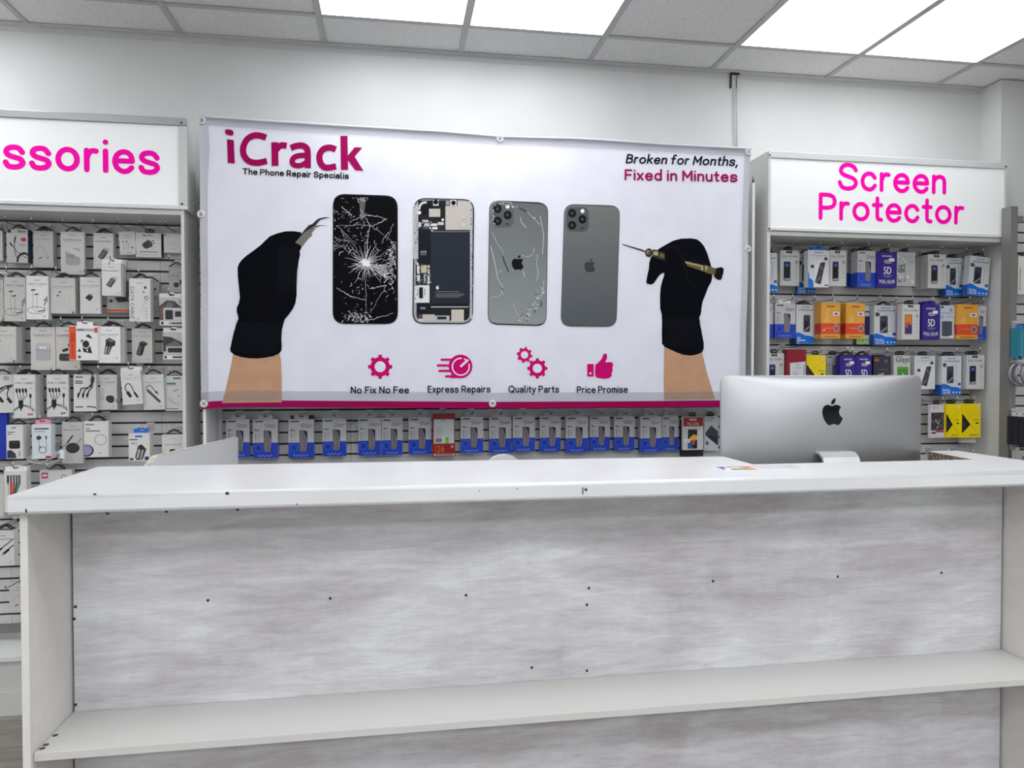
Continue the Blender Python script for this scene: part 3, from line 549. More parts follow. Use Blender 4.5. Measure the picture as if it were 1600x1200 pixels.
s = MB(); s.prism([(0, 0), (.022, .006), (.018, .03), (.012, .034), (.008, .05), (.003, .028)], -.0008, 0, mat((70, 80, 90), .5)); o = s.build('sticker', sg)
o.rotation_euler = (0, 0, -PI/2); o.location = (-.0003, .15, .235)
# far right unit
u = empty('display_unit', (0, 0, 0), 'narrow slatwall unit with grey metal upright at the right picture edge', 'display unit')
slatwall(2.9155, 3.6, .30, 2.12, u, yf=-.21)
bx('upright', (2.857, 2.893, -.305, -.2505, 0, 2.125), GREYP, u)

for z in (.4, 2.06):
    s = MB(); s.box(2.8935, 2.96, -.266, -.2405, z, z+.03, GREYP); s.box(2.93, 2.96, -.2405, -.2105, z, z+.03, GREYP); s.build('bracket', u)
bx('back_panel', (2.9155, 3.6, -.189, -.1335, 0, 2.11), PANELW, u)

# ------------------------------------------------------------------ banner
HG = SHEET
def sheet(x, y):
    d = HG[6]*x+HG[7]*y+1
    return ((HG[0]*x+HG[1]*y+HG[2])/d, (HG[3]*x+HG[4]*y+HG[5])/d)
YB = -.252
def bulge(X, Z):
    """gentle sag of the cloth, strongest along the hems"""
    e = max(0, (Z-2.28)/.06); l = max(0, (-.69-X)/.07); r = max(0, (X-1.50)/.06)
    return .004*e*math.sin(X*9)*.6 + .003*l*math.sin(Z*14) + .003*r*math.sin(Z*11+1)
def on_cloth(px, py, d):
    X, Z = sheet(px, py); return (X, YB-bulge(X, Z)-.0016-d, Z)
ban = empty('promotional_banner', (.4, YB, 1.2), 'large white fabric banner with iCrack heading, four phones and two gloved hands', 'banner')
def bp(o): o.parent = ban; o.matrix_parent_inverse = Matrix.Translation((-.4, -YB, -1.2)); return o
CLOTH = noisy('banner_fabric', (226, 228, 239), (231, 233, 243), nscale=9, rough=.55, spec=.3)
MAG = noisy('magenta_print', (156, 0, 84), (162, 0, 88), nscale=9, rough=.6, spec=.1)
INK = mat((14, 16, 24), .6, spec=.1, name='black_print')
EDGE = {}
def edge_pts():
    # measured outline of the cloth: top sags between its eyelets, foot is nearly level
    top = [(312, 183), (420, 191), (560, 199), (700, 208), (781, 214.5), (900, 218), (1030, 226), (1172, 234)]
    bot = [(314, 640), (335, 637.5), (380, 636), (560, 637), (770, 638), (960, 637), (1140, 635), (1164, 634.5)]
    return top, bot
top, bot = edge_pts()
def lerp_list(L, t):
    # t from 0 to 1 across the sheet
    X = L[0][0]+(L[-1][0]-L[0][0])*t
    for a, b in zip(L, L[1:]):
        if X <= b[0]+1e-6: q = (X-a[0])/(b[0]-a[0]); return (X, a[1]+(b[1]-a[1])*q)
    return L[-1]
NX, NZ = 90, 48
def cloth_grid(z0=0, z1=1, d=0, th=.0012):
    V = []; 
    for j in range(NZ+1):
        v = z0+(z1-z0)*j/NZ
        for i in range(NX+1):
            a = lerp_list(top, i/NX); b = lerp_list(bot, i/NX)
            X, Z = sheet(a[0]+(b[0]-a[0])*v, a[1]+(b[1]-a[1])*v)
            V.append((X, YB-bulge(X, Z)-d, Z))
    F = [(j*(NX+1)+i, j*(NX+1)+i+1, (j+1)*(NX+1)+i+1, (j+1)*(NX+1)+i) for j in range(NZ) for i in range(NX)]
    n = len(V); V2 = [(x, y+th, z) for x, y, z in V]
    F2 = [tuple(n+k for k in reversed(f)) for f in F]
    rim = [i for i in range(NX)]+[NX+(NX+1)*j for j in range(NZ)]+[(NX+1)*NZ+NX-i for i in range(NX)]+[(NX+1)*(NZ-j) for j in range(NZ)]
    F3 = [(rim[k], rim[(k+1) % len(rim)], n+rim[(k+1) % len(rim)], n+rim[k]) for k in range(len(rim))]
    return V+V2, F+F2+F3
V, F = cloth_grid(); s = MB(); s.add(V, F, CLOTH, True); s.flat = True; bp(s.build('fabric'))
V, F = cloth_grid(.976, 1.0, .0009, .0006); s = MB(); s.add(V, F, MAG, True); s.flat = True; o = bp(s.build('bottom_stripe')); o['label'] = 'magenta stripe along the banner foot'
# doubled hems, greyer where the cloth is sewn double; the top band's grey also paints in shade
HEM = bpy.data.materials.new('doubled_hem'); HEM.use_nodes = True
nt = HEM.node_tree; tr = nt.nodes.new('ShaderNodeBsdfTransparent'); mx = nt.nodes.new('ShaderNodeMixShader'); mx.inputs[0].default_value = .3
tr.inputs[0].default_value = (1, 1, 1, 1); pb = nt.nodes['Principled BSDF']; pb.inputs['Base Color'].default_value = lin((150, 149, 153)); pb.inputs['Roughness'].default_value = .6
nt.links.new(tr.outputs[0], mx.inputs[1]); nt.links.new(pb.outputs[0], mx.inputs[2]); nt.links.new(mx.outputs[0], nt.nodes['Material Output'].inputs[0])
def strip(name, v0, v1, d):
    s = MB(); V = []
    for v in (v0, v1):
        for i in range(NX+1):
            a = lerp_list(top, i/NX); b = lerp_list(bot, i/NX)
            X, Z = sheet(a[0]+(b[0]-a[0])*v, a[1]+(b[1]-a[1])*v); V.append((X, YB-bulge(X, Z)-d, Z))
    s.add(V, [(i, i+1, NX+2+i, NX+1+i) for i in range(NX)], HEM, True); s.flat = True
    return bp(s.build(name))
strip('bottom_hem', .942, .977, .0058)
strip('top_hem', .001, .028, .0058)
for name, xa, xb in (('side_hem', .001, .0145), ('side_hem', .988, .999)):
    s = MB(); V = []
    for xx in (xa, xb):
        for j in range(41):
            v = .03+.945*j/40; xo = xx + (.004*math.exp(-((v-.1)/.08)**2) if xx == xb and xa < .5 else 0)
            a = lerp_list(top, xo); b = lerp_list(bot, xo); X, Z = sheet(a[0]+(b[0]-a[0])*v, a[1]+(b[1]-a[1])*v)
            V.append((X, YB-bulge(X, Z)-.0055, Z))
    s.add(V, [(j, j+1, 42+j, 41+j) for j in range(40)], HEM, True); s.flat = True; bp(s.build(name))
# rolled top edge: a rope sewn in the hem
s = MB(); P = []
for i in range(61):
    a = lerp_list(top, i/60); X, Z = sheet(*a); P.append((X, YB-bulge(X, Z)-.002, Z+.002))
s.tube(P, .006, mat((206, 205, 216), .6), 8); bp(s.build('hem_cord'))
for px, py in ((316, 189), (781, 217), (1168, 238), (314.5, 335), (1168, 389), (318.5, 631), (769.5, 630.5), (1160, 629)):
    X, Z = sheet(px, py); s = MB(); y = YB-bulge(X, Z)
    s.lathe([(.005, -.0008), (.008, -.006), (.0115, -.0075), (.015, -.005), (.016, -.0008)], mat((225, 226, 230), .2, name='clear_eyelet'), (X, y, Z), 'y', 20); e = bp(s.build('eyelet'))
    s = MB(); s.lathe([(0, -.0085), (.004, -.008), (.0045, -.001)], CHROME, (X, y, Z), 'y', 10); o = s.build('screw', e)
def art(name, parent=None):
    s = MB(); s.flat = True; pr = Print(s, on_cloth); pr.s = s; pr.name = name
    return pr
def done(pr, parent=None):
    o = pr.s.build(pr.name)
    if parent is None: bp(o)
    else: o.parent = parent
    return o
def frame(pr, sc, ox, oy):
    """lay the following ink in an enlarged detail square of the sheet"""
    pr.f = lambda x, y, d: on_cloth(ox+x/sc, oy+y/sc, d)
# heading
def letter():
    pr = art('heading_letter'); frame(pr, 4.706, 300, 170); return pr
HW = dict(caps=False, smooth=True)
pr = letter()
pr.poly([(258, 224), (308, 231), (315, 403), (264, 399)], MAG)
pr.poly(smoothpath([(243, 172), (246, 157), (262, 152), (290, 156), (304, 168), (306, 184), (297, 197), (268, 195), (250, 187), (243, 172)], 3)[:-1], MAG)
done(pr); pr = letter()
pr.stroke([(546, 214), (505, 200), (455, 198), (405, 227), (377, 287), (384, 345), (422, 387), (480, 398), (552, 384)], 46, MAG, **HW)
done(pr); pr = letter()
pr.stroke([(608, 246), (612, 421)], 50, MAG, caps=False); pr.stroke([(612, 318), (632, 286), (660, 269), (697, 273)], 46, MAG, **HW)
done(pr); pr = letter()
pr.stroke([(726, 289), (770, 273), (815, 272), (846, 296), (852, 345), (852, 437)], 46, MAG, **HW); pr.stroke([(856, 344), (800, 344), (755, 356), (737, 385), (750, 412), (785, 419), (822, 408), (856, 380)], 40, MAG, **HW)
done(pr); pr = letter()
pr.stroke([(1058, 300), (1015, 286), (970, 296), (941, 332), (938, 375), (955, 415), (990, 434), (1060, 424)], 46, MAG, **HW)
done(pr); pr = letter()
pr.stroke([(1117, 199), (1122, 450)], 53, MAG, caps=False); pr.poly([(1140, 352), (1197, 283), (1252, 286), (1196, 352), (1262, 457), (1202, 453), (1142, 372)], MAG)
done(pr)
pr = art('tagline'); words(pr, 'The Phone Repair Specialis', 379.5, 272.4, 545, 9.2, INK, .27, y1=279.8); done(pr)
DKM = mat((158, 4, 84), .6, spec=.1)
pr = art('slogan'); words(pr, 'Broken for Months,', 977, 255.3, 1152, 14.4, INK, .235, slant=.2, y1=259.8)
words(pr, 'Fixed in Minutes', 975.5, 281.6, 1152, 16.8, DKM, .235, y1=284.6); done(pr)
for t, x0, yb, x1, y1 in (('No Fix No Fee', 548, 614.2, 639, 614), ('Express Repairs', 668, 613, 766, 612.6), ('Quality Parts', 794, 612.8, 873, 612.8), ('Price Promise', 900.5, 613.8, 980, 613)):
    pr = art('caption'); pr.k = 104; words(pr, t, x0, yb+.5, x1, 10.8, INK, .23, y1=y1+.5); done(pr)
PK2 = mat((206, 0, 112), .6, spec=.1, name='pink_print'); PAPER = mat((228, 230, 241), .55)
def gear(pr, x, y, r, hole, teeth=8, rot=0):
    P = []
    for k in range(teeth):
        for da, rr in ((-.5, .80), (-.24, .80), (-.19, 1.0), (.19, 1.0), (.24, .80)):
            t = rot+2*PI*(k+da)/teeth; P.append((x+r*rr*math.cos(t), y+r*rr*math.sin(t)))
    pr.poly(P, PK2); pr.disc(x, y, hole, hole, PAPER)
pr = art('gear_icon'); gear(pr, 594, 573, 19, 8.6, 8, PI/8*0); done(pr)
pr = art('gear_icon'); gear(pr, 819.5, 554.5, 12.5, 5.8, 8, .2); gear(pr, 839.5, 575.5, 16, 7.2, 8, 0); done(pr)
pr = art('speed_icon')
for y, a in ((562, 690), (571, 684), (579.5, 686.5), (588, 697)): pr.stroke([(a, y), (722, y)], 3.6, PK2)
pr.disc(719.5, 572.5, 18.5, 18.5, PK2, 36); pr.rect(704, 585.5, 720, 590.6, PK2)
pr.ring(720, 573, 14.2, 14.2, 2, 2, PAPER, 32, -.35, 1.5*PI+.1); pr.ring(720, 573, 14.2, 14.2, 2, 2, PAPER, 8, 1.62*PI, 1.72*PI)
pr.stroke([(720.5, 572), (730.5, 563)], 3.4, PAPER); done(pr)
pr = art('thumb_icon')
pr.rrect(917.3, 568.6, 927.6, 588.4, 1.5, 1.5, PK2); pr.disc(922.3, 583.4, 1.7, 1.7, PAPER)
pr.poly(smoothpath([(930, 570), (936, 565), (940, 560), (942.5, 554.5), (944.5, 552.2), (948, 554), (948, 560), (946, 566), (954, 565.6), (957.6, 568), (957.4, 572), (956.8, 575), (957.2, 579), (955.8, 582), (955.6, 586), (953, 590), (946, 591.6), (938, 591), (930, 587.5), (930, 570)], 3)[:-1], PK2); done(pr)

rnd = random.Random(7)
GR = {k: mat((k, k+1, k+3), .6, spec=.1) for k in (14, 24, 36, 48, 62, 84, 98, 110, 120, 130, 142, 154, 170, 190, 208, 226, 240)}
def jag(a, b, n, j):
    P = [a]
    for k in range(1, n): t = k/n; P.append((a[0]+(b[0]-a[0])*t+rnd.uniform(-j, j), a[1]+(b[1]-a[1])*t+rnd.uniform(-j, j)))
    return P+[b]
# phone with smashed screen (details in an enlarged square)
pr = art('printed_phone'); frame(pr, 5.216, 500, 290)
def quadround(pr, C, r, m, n=6):
    """rounded four-cornered outline"""
    P = []
    r *= 1.3
    for i in range(4):
        c = Vector(C[i]); a = (Vector(C[i-1])-c).normalized()*r; b = (Vector(C[(i+1) % 4])-c).normalized()*r
        for k in range(n+1):
            t = k/n; P.append(tuple(c+a*(1-t)**2+b*t*t))
    pr.poly(P, m)
pr.k = 1; quadround(pr, [(106, 66), (634, 84), (636, 1130), (103, 1128)], 78, GR[24]); quadround(pr, [(112, 76), (624, 94), (626, 1119), (110, 1118)], 72, mat((3, 4, 9), .6, spec=.08))
pr.k = 6
cx, cy = 372, 632
for k in range(34):
    t = 2*PI*k/34+rnd.uniform(-.07, .07); l = rnd.uniform(90, 210); 
    pr.k = 6; P = jag((cx+18*math.cos(t), cy+18*math.sin(t)), (cx+l*math.cos(t), cy+l*math.sin(t)), 7, 5); pr.stroke(P, [rnd.uniform(5, 8), 1.5], GR[rnd.choice((190, 208, 226))], caps=False)
pr.k = 7; P = [(cx+rnd.uniform(24, 52)*math.cos(2*PI*k/26), cy+rnd.uniform(20, 46)*math.sin(2*PI*k/26)) for k in range(26)]; pr.poly(P, GR[240])
for a, b in (((372, 632), (378, 1100)), ((372, 632), (405, 320)), ((372, 632), (560, 770)), ((372, 632), (620, 500)), ((372, 632), (210, 400)), ((372, 632), (125, 460)), ((405, 320), (330, 190)), ((405, 320), (610, 480)), ((405, 320), (130, 330)),
             ((540, 815), (430, 1010)), ((378, 930), (250, 905)), ((250, 905), (135, 830)), ((130, 330), (300, 470)), ((560, 380), (500, 470)), ((390, 1100), (600, 1040)), ((600, 310), (540, 450)), ((180, 170), (260, 250)), ((380, 240), (240, 300)), ((540, 280), (400, 340)), ((200, 480), (120, 520)), ((120, 420), (210, 460)), ((230, 560), (270, 500)), ((545, 815), (400, 840)), ((380, 240), (550, 270)), ((170, 370), (210, 430))):
    pr.k = 6; pr.stroke(jag(a, b, 9, 7), [5, 2.5], GR[rnd.choice((154, 190, 208))], caps=False)
def shatter(cx, cy, rx, ry, n, hi):
    for k in range(n):
        x = rnd.gauss(cx, rx); y = rnd.gauss(cy, ry); a = rnd.uniform(0, PI); l = rnd.uniform(6, 34)
        x = min(615, max(118, x)); y = min(1112, max(98, y))
        pr.k = 5; pr.stroke(jag((x, y), (min(618, max(114, x+l*math.cos(a))), min(1114, max(96, y+l*math.sin(a)))), 3, 4), rnd.uniform(2, hi), GR[rnd.choice((110, 154, 190, 226, 240))], caps=False)
shatter(580, 690, 24, 90, 95, 9); shatter(510, 690, 50, 40, 45, 8); shatter(300, 1065, 55, 30, 80, 8); shatter(335, 110, 26, 16, 22, 8); shatter(600, 520, 14, 40, 40, 7); shatter(190, 240, 50, 70, 22, 4); shatter(340, 400, 120, 120, 50, 3.5); shatter(350, 900, 130, 100, 34, 3.5); shatter(200, 480, 60, 60, 30, 4)
pr.k = 4; pr.poly([(420, 650), (540, 640), (548, 770), (500, 730)], GR[142]); pr.k = 4; pr.poly([(318, 110), (375, 112), (350, 280), (332, 285)], GR[98])
o = done(pr); o['label'] = 'black phone with smashed screen'
# opened phone showing its boards
pr = art('printed_phone'); frame(pr, 5.216, 500, 290)
quadround(pr, [(765, 100), (1258, 112), (1246, 1130), (752, 1128)], 74, GR[48]); quadround(pr, [(774, 112), (1247, 122), (1236, 1120), (762, 1118)], 64, GR[170]); quadround(pr, [(800, 128), (1232, 130), (1218, 1100), (785, 1098)], 40, GR[36])
R = lambda x0, y0, x1, y1, m: pr.rect(x0, y0, x1, y1, m)
CRM = mat((205, 198, 186), .6, spec=.1); SIL = mat((196, 190, 182), .6, spec=.1); DK = mat((42, 48, 56), .6, spec=.1); DK2 = mat((26, 30, 38), .6, spec=.1)
k0 = pr.k
def lay(): pr.k = k0
for x0, y0, x1, y1, m in ((1022, 150, 1228, 362, SIL), (1075, 130, 1228, 160, SIL), (800, 122, 915, 240, GR[24]), (905, 120, 1120, 165, GR[36]), (845, 290, 1010, 370, GR[48]), (905, 372, 1222, 970, DK), (795, 440, 900, 636, DK2), (803, 362, 890, 460, DK2), (770, 812, 892, 955, GR[226]), (790, 965, 888, 1040, DK2), (900, 1000, 1200, 1090, GR[36]), (1070, 1010, 1172, 1110, CRM), (835, 1050, 935, 1112, SIL), (930, 1060, 1055, 1112, GR[190]), (780, 640, 905, 810, GR[48]), (760, 160, 800, 600, GR[190]), (1222, 160, 1240, 1080, GR[190])): R(x0, y0, x1, y1, m)
k0 = pr.k
for x0, y0, x1, y1, m in ((888, 190, 980, 256, SIL), (922, 118, 965, 165, GR[226]), (1062, 118, 1112, 168, GR[226]), (1025, 125, 1056, 160, GR[154]), (850, 310, 890, 335, GR[208]), (900, 310, 955, 330, GR[226]), (960, 298, 1008, 322, GR[208]), (915, 338, 957, 358, GR[226]), (800, 300, 822, 340, GR[208]), (835, 280, 880, 300, GR[208]), (910, 372, 1218, 380, GR[120]), (905, 960, 1205, 985, DK2), (905, 985, 1210, 994, GR[190]), (822, 650, 870, 712, mat((190, 186, 150), .5)), (790, 655, 812, 720, GR[226]), (790, 730, 815, 780, GR[208]), (875, 735, 893, 800, GR[208]), (845, 720, 862, 790, GR[170]), (877, 680, 893, 722, GR[190]), (808, 830, 838, 918, DK2), (955, 1068, 1030, 1090, DK), (800, 1085, 840, 1110, GR[208]), (803, 1052, 835, 1080, GR[84])): R(x0, y0, x1, y1, m)
k0 = pr.k
for x, y, r, m in ((943, 136, 20, GR[14]), (1087, 142, 19, GR[14]), (1168, 256, 14, GR[208]), (1168, 322, 14, GR[208]), (1000, 280, 11, GR[226]), (898, 348, 9, GR[208]), (795, 640, 11, GR[208]), (884, 662, 10, GR[208]), (882, 796, 10, GR[208]), (808, 222, 16, GR[226]), (912, 368, 7, GR[208])): lay(); pr.disc(x, y, r, r, m)
lay(); pr.ring(855, 190, 55, 60, 18, 18, GR[208], 12, PI*.95, PI*1.6)
lay(); pr.text('A15', 818, 552, 866, 20, GR[208], .01); lay(); pr.rect(818, 560, 866, 567, GR[130]); lay(); pr.rect(818, 993, 860, 1002, GR[170]); lay(); pr.rect(818, 1006, 860, 1010, GR[130])
lay(); emblem(pr, 944, 812, 970, 848, GR[226])
for y, x1 in ((866, 1135), (884, 1170), (896, 1168), (908, 1140)): lay(); pr.rect(942, y-3, x1, y+2, GR[130])
for k in range(90):
    lay(); x = rnd.choice((rnd.uniform(764, 795), rnd.uniform(1226, 1240))); y = rnd.uniform(170, 1080); pr.rect(x, y, x+rnd.uniform(4, 9), y+rnd.uniform(4, 16), GR[rnd.choice((24, 48, 84, 208, 226))])
for k in range(60):
    lay(); x = rnd.uniform(800, 900); y = rnd.choice((rnd.uniform(640, 810), rnd.uniform(280, 362))); pr.rect(x, y, x+rnd.uniform(4, 12), y+rnd.uniform(3, 8), GR[rnd.choice((24, 84, 142, 208, 226))])
for k in range(3):
    for q in (797, 854): lay(); pr.disc(q, 850+k*18, 4, 5, GR[48])
o = done(pr); o['label'] = 'opened phone showing battery and boards'
# grey phone backs; the printed picture has its own tone from top to foot
def phone_back(C, tones, cams, logo, logom, plate, rim):
    pr = art('printed_phone'); frame(pr, 5.216, 740, 290); quadround(pr, C, 66, rim)
    N = 104; C = [Vector(c) for c in C]; ce = sum(C, Vector((0, 0)))/4; I = [c+(ce-c).normalized()*11 for c in C]
    Pts = []
    for i in range(4):
        c = I[i]; a = (I[i-1]-c).normalized()*76; b = (I[(i+1) % 4]-c).normalized()*76
        for k in range(7): t = k/6; Pts.append(c+a*(1-t)**2+b*t*t)
    ymin = min(p.y for p in Pts); ymax = max(p.y for p in Pts)
    def span(y):
        xs = []
        for i in range(len(Pts)):
            p, q = Pts[i], Pts[(i+1) % len(Pts)]
            if (p.y-y)*(q.y-y) <= 0 and p.y != q.y: xs.append(p.x+(q.x-p.x)*(y-p.y)/(q.y-p.y))
        return min(xs), max(xs)
    k1 = pr.k; mats_ = [mat(tuple(tones[0][c]+(tones[1][c]-tones[0][c])*(k//4)/25 for c in range(3)), .6, spec=.12) for k in range(N)]
    ys = [ymin+.5+(ymax-ymin-1)*k/N for k in range(N+1)]
    for k in range(N):
        a = span(ys[k]); b = span(ys[k+1]); pr.k = k1; pr.put([(a[0], ys[k]), (a[1], ys[k]), (b[1], ys[k+1]), (b[0], ys[k+1])], [(0, 1, 2, 3)], mats_[k])
    pr.k = k1+1; x0, y0, x1, y1 = cams; pr.rrect(x0, y0, x1, y1, 48, 48, plate)
    w_, h_ = x1-x0, y1-y0; k1 = pr.k
    for u_, v_ in ((.26, .25), (.26, .74), (.72, .5)):
        X, Y = x0+w_*u_, y0+h_*v_
        pr.k = k1; pr.disc(X, Y, 35, 37, GR[62]); pr.disc(X, Y, 31, 33, GR[14]); pr.disc(X, Y, 20, 21, GR[36]); pr.disc(X-2, Y, 6, 6, GR[84]); pr.disc(X-3, Y-2, 2.5, 2.5, GR[208])
    pr.k = k1; pr.disc(x0+w_*.72, y0+h_*.16, 16, 17, GR[240]); pr.k = k1; pr.disc(x0+w_*.71, y0+h_*.86, 7, 9, GR[14])
    emblem(pr, *logo, logom)
    return pr
pr = phone_back([(128, 118), (608, 140), (592, 1146), (114, 1132)], ((104, 108, 110), (146, 152, 152)), (150, 140, 326, 342), (310, 566, 408, 688), GR[14], mat((92, 96, 99), .6, spec=.1), GR[48])
pr.k = 34
for P in ([(135, 210), (150, 150), (190, 124), (290, 140), (320, 170)], [(320, 170), (380, 185), (435, 215)], [(380, 262), (388, 300), (430, 345)], [(385, 570), (440, 582), (478, 565), (495, 530), (488, 505)], [(520, 560), (512, 640), (525, 720), (512, 780)], [(150, 380), (190, 470), (235, 530), (240, 570)], [(185, 700), (195, 760), (235, 820), (225, 860), (240, 890)], [(400, 700), (415, 745)], [(130, 920), (230, 890)], [(480, 265), (500, 260), (492, 275)], [(320, 960), (375, 1080)], [(540, 250), (570, 400), (560, 560)], [(140, 500), (170, 620), (185, 700)], [(430, 210), (540, 320)], [(570, 780), (555, 900)], [(190, 715), (230, 685)]):
    pr.k = 34; pr.stroke(jag(P[0], P[-1], 5, 6) if len(P) == 2 else P, rnd.uniform(2.5, 6), GR[rnd.choice((190, 208, 226))], caps=False)
for P in ([(236, 572), (250, 620), (284, 702)], [(365, 178), (432, 214)], [(545, 940), (555, 965), (540, 990)], [(500, 1010), (495, 1040)], [(225, 830), (235, 855)]): pr.k = 36; pr.stroke(P, 6, GR[36], caps=False)
for k in range(120):
    q = rnd.random(); x = 390+q*170+rnd.uniform(-30, 10); y = 1110-q*q*260+rnd.uniform(-60, 12)
    if rnd.random() < .2: x = rnd.uniform(150, 320); y = rnd.uniform(125, 175) if rnd.random() < .6 else rnd.uniform(175, 330); x = x if y < 176 else rnd.uniform(138, 160)
    a = rnd.uniform(0, PI); l = rnd.uniform(6, 22); pr.k = 35; pr.stroke(jag((x, y), (x+l*math.cos(a), min(1132, y+l*math.sin(a))), 3, 3), rnd.uniform(2, 5), GR[rnd.choice((84, 190, 208, 240))], caps=False)
o = done(pr); o['label'] = 'grey phone back with cracked glass'
pr = phone_back([(738, 150), (1194, 163), (1164, 1152), (708, 1148)], ((116, 119, 117), (88, 93, 98)), (755, 176, 938, 376), (902, 592, 990, 708), GR[62], mat((84, 88, 92), .6, spec=.1), GR[84])
o = done(pr); o['label'] = 'intact grey phone back'
# gloved hands, printed
GLOVE = noisy('glove_print', (4, 5, 11), (13, 15, 22), nscale=240, rough=.8, scale=(1, 1, .35), spec=.06)
SKIN = noisy('skin_print', (190, 149, 117), (198, 157, 125), nscale=20, rough=.6, spec=.15)
STEEL = mat((120, 118, 112), .45, spec=.1); STEELD = mat((44, 44, 46), .45, spec=.1); BRASS = mat((104, 96, 60), .4, spec=.1); BRASSD = mat((52, 48, 32), .4, spec=.1); BRASSL = mat((176, 168, 130), .4, spec=.1)
pr = art('gloved_hand'); frame(pr, 3.871, 330, 330)
pr.poly([(133, 862), (412, 858), (422, 900), (427, 1000), (427, 1156), (66, 1160), (85, 1090), (110, 980), (125, 910)], SKIN)
LG = [(545, 128), (500, 121), (450, 122), (400, 134), (355, 152), (325, 180), (300, 205), (255, 240), (215, 268), (185, 295), (168, 318), (160, 345), (162, 400), (168, 460), (174, 520), (168, 555), (155, 585), (155, 610), (163, 635), (165, 650), (150, 690), (135, 740), (122, 800), (115, 835), (118, 850), (140, 868), (180, 882), (230, 890), (280, 891), (330, 886), (380, 876), (410, 862), (425, 845), (427, 820), (425, 770), (428, 720), (435, 690), (445, 655), (470, 625), (495, 590), (510, 555), (517, 510), (517, 430), (520, 360), (530, 300), (538, 262), (535, 240), (545, 225), (549, 195)]
pr.poly(LG, GLOVE)
KN = mat((30, 33, 42), .6, spec=.1)
k0 = pr.k
for k in range(26):
    x = 135+k*11; lay(); pr.stroke([(x+18, 668+rnd.uniform(-6, 6)), (x+3, 760), (x-6, 862-abs(k-13)*1.2)], 1.6, KN, caps=False)
for k in range(16):
    x = 400+k*8; lay(); pr.stroke([(x+12, 215+rnd.uniform(-20, 20)), (x+6, 330), (x, 470+rnd.uniform(-30, 30))], 1.3, KN, caps=False)
pr.poly([(512, 186), (562, 116), (592, 84), (612, 78), (635, 55), (655, 43), (690, 37), (722, 41), (690, 44), (662, 52), (646, 67), (630, 90), (602, 108), (566, 126)], STEELD)
pr.poly([(508, 190), (566, 126), (602, 105), (627, 97), (630, 106), (608, 132), (610, 150), (590, 162), (552, 212), (530, 202)], STEEL)
pr.stroke([(628, 96), (660, 86), (705, 90)], [7, 1.5], STEELD, caps=False)
o = done(pr); o['label'] = 'black-gloved hand holding tweezers'
pr = art('gloved_hand'); frame(pr, 4.138, 960, 350)
pr.poly([(322, 790), (565, 826), (580, 890), (600, 970), (650, 1133), (320, 1137), (318, 1000)], SKIN)
RG = [(283, 163), (330, 135), (380, 108), (430, 95), (490, 93), (530, 98), (555, 115), (580, 145), (600, 190), (615, 240), (630, 290), (632, 340), (625, 375), (605, 410), (590, 450), (570, 500), (562, 540), (560, 575), (548, 605), (552, 650), (565, 710), (577, 770), (577, 805), (565, 830), (530, 845), (490, 851), (440, 845), (400, 830), (360, 812), (325, 795), (308, 775), (306, 700), (308, 640), (305, 585), (295, 545), (294, 470), (298, 410), (308, 370), (320, 335), (322, 315), (300, 322), (280, 345), (255, 383), (235, 392), (207, 385), (205, 370), (215, 320), (222, 290), (225, 250), (235, 215)]
pr.poly(RG, GLOVE); k0 = pr.k
for k in range(18):
    x = 330+k*13; lay(); pr.stroke([(x-4, 610), (x+2+k*.6, 700), (x+4+k*1.2, 790+k*2)], 1.6, KN, caps=False)
lay(); pr.stroke([(335, 165), (375, 145), (415, 180), (440, 230), (455, 290), (480, 370), (520, 415)], 3, KN, smooth=True)
lay(); pr.stroke([(455, 180), (460, 240), (520, 235), (590, 255)], 2, KN, smooth=True)
pr.poly([(50, 128), (95, 142), (160, 160), (205, 176), (203, 184), (155, 168), (92, 148), (50, 133)], STEELD)
pr.disc(222, 186, 24, 28, BRASSD); pr.disc(219, 184, 12, 14, BRASSL); pr.disc(222, 187, 10, 12, BRASS)
pr.poly([(246, 164), (284, 170), (288, 178), (326, 186), (328, 238), (288, 228), (282, 224), (246, 214)], BRASSD)
pr.poly([(252, 176), (282, 180), (280, 206), (250, 200)], BRASSL); pr.k -= 1; pr.poly([(292, 188), (320, 194), (318, 220), (290, 214)], BRASS)
pr.poly([(455, 238), (560, 262), (622, 276), (658, 290), (648, 330), (600, 318), (556, 300), (470, 272)], BRASS)
pr.poly([(456, 244), (560, 268), (560, 276), (460, 254)], BRASSL); pr.k -= 1
for x in (562, 590): pr.poly([(x, 266), (x+10, 272), (x+8, 300), (x-4, 298)], BRASSL); pr.k -= 1
pr.k += 1; pr.poly([(655, 286), (690, 278), (706, 290), (703, 318), (690, 360), (668, 362), (640, 338), (650, 320)], GR[14])
o = done(pr); o['label'] = 'black-gloved hand holding precision screwdriver'

# ------------------------------------------------------------------ packs on hooks
W_ = mat((219, 219, 216), .4, name='white_card'); W2 = mat((232, 233, 232), .3, name='bright_white_card'); G1 = mat((192, 191, 187), .45, name='grey_card')
TXT = mat((70, 70, 72), .5); TXL = mat((140, 140, 140), .5); TXL2 = mat((172, 172, 172), .5); BK = mat((22, 22, 25), .4); DG = mat((52, 52, 56), .4); MG = mat((104, 104, 108), .4); LG_ = mat((176, 177, 180), .35)
RED = mat((190, 40, 40), .45); ORG = mat((226, 74, 28), .45); BLU = mat((22, 64, 190), .35); SKY = mat((0, 110, 214), .35); NAVY = mat((18, 34, 96), .35); PUR = mat((44, 26, 132), .35); YEL = mat((240, 216, 0), .35); GOLD = mat((222, 160, 60), .28, name='gold_card'); GRN = mat((120, 190, 40), .4); TEAL = mat((60, 130, 120), .4)
def header(p, y=.07, w=.2): p.rect(.5-w/2, y-.008, .5+w/2, y+.008, TXL)
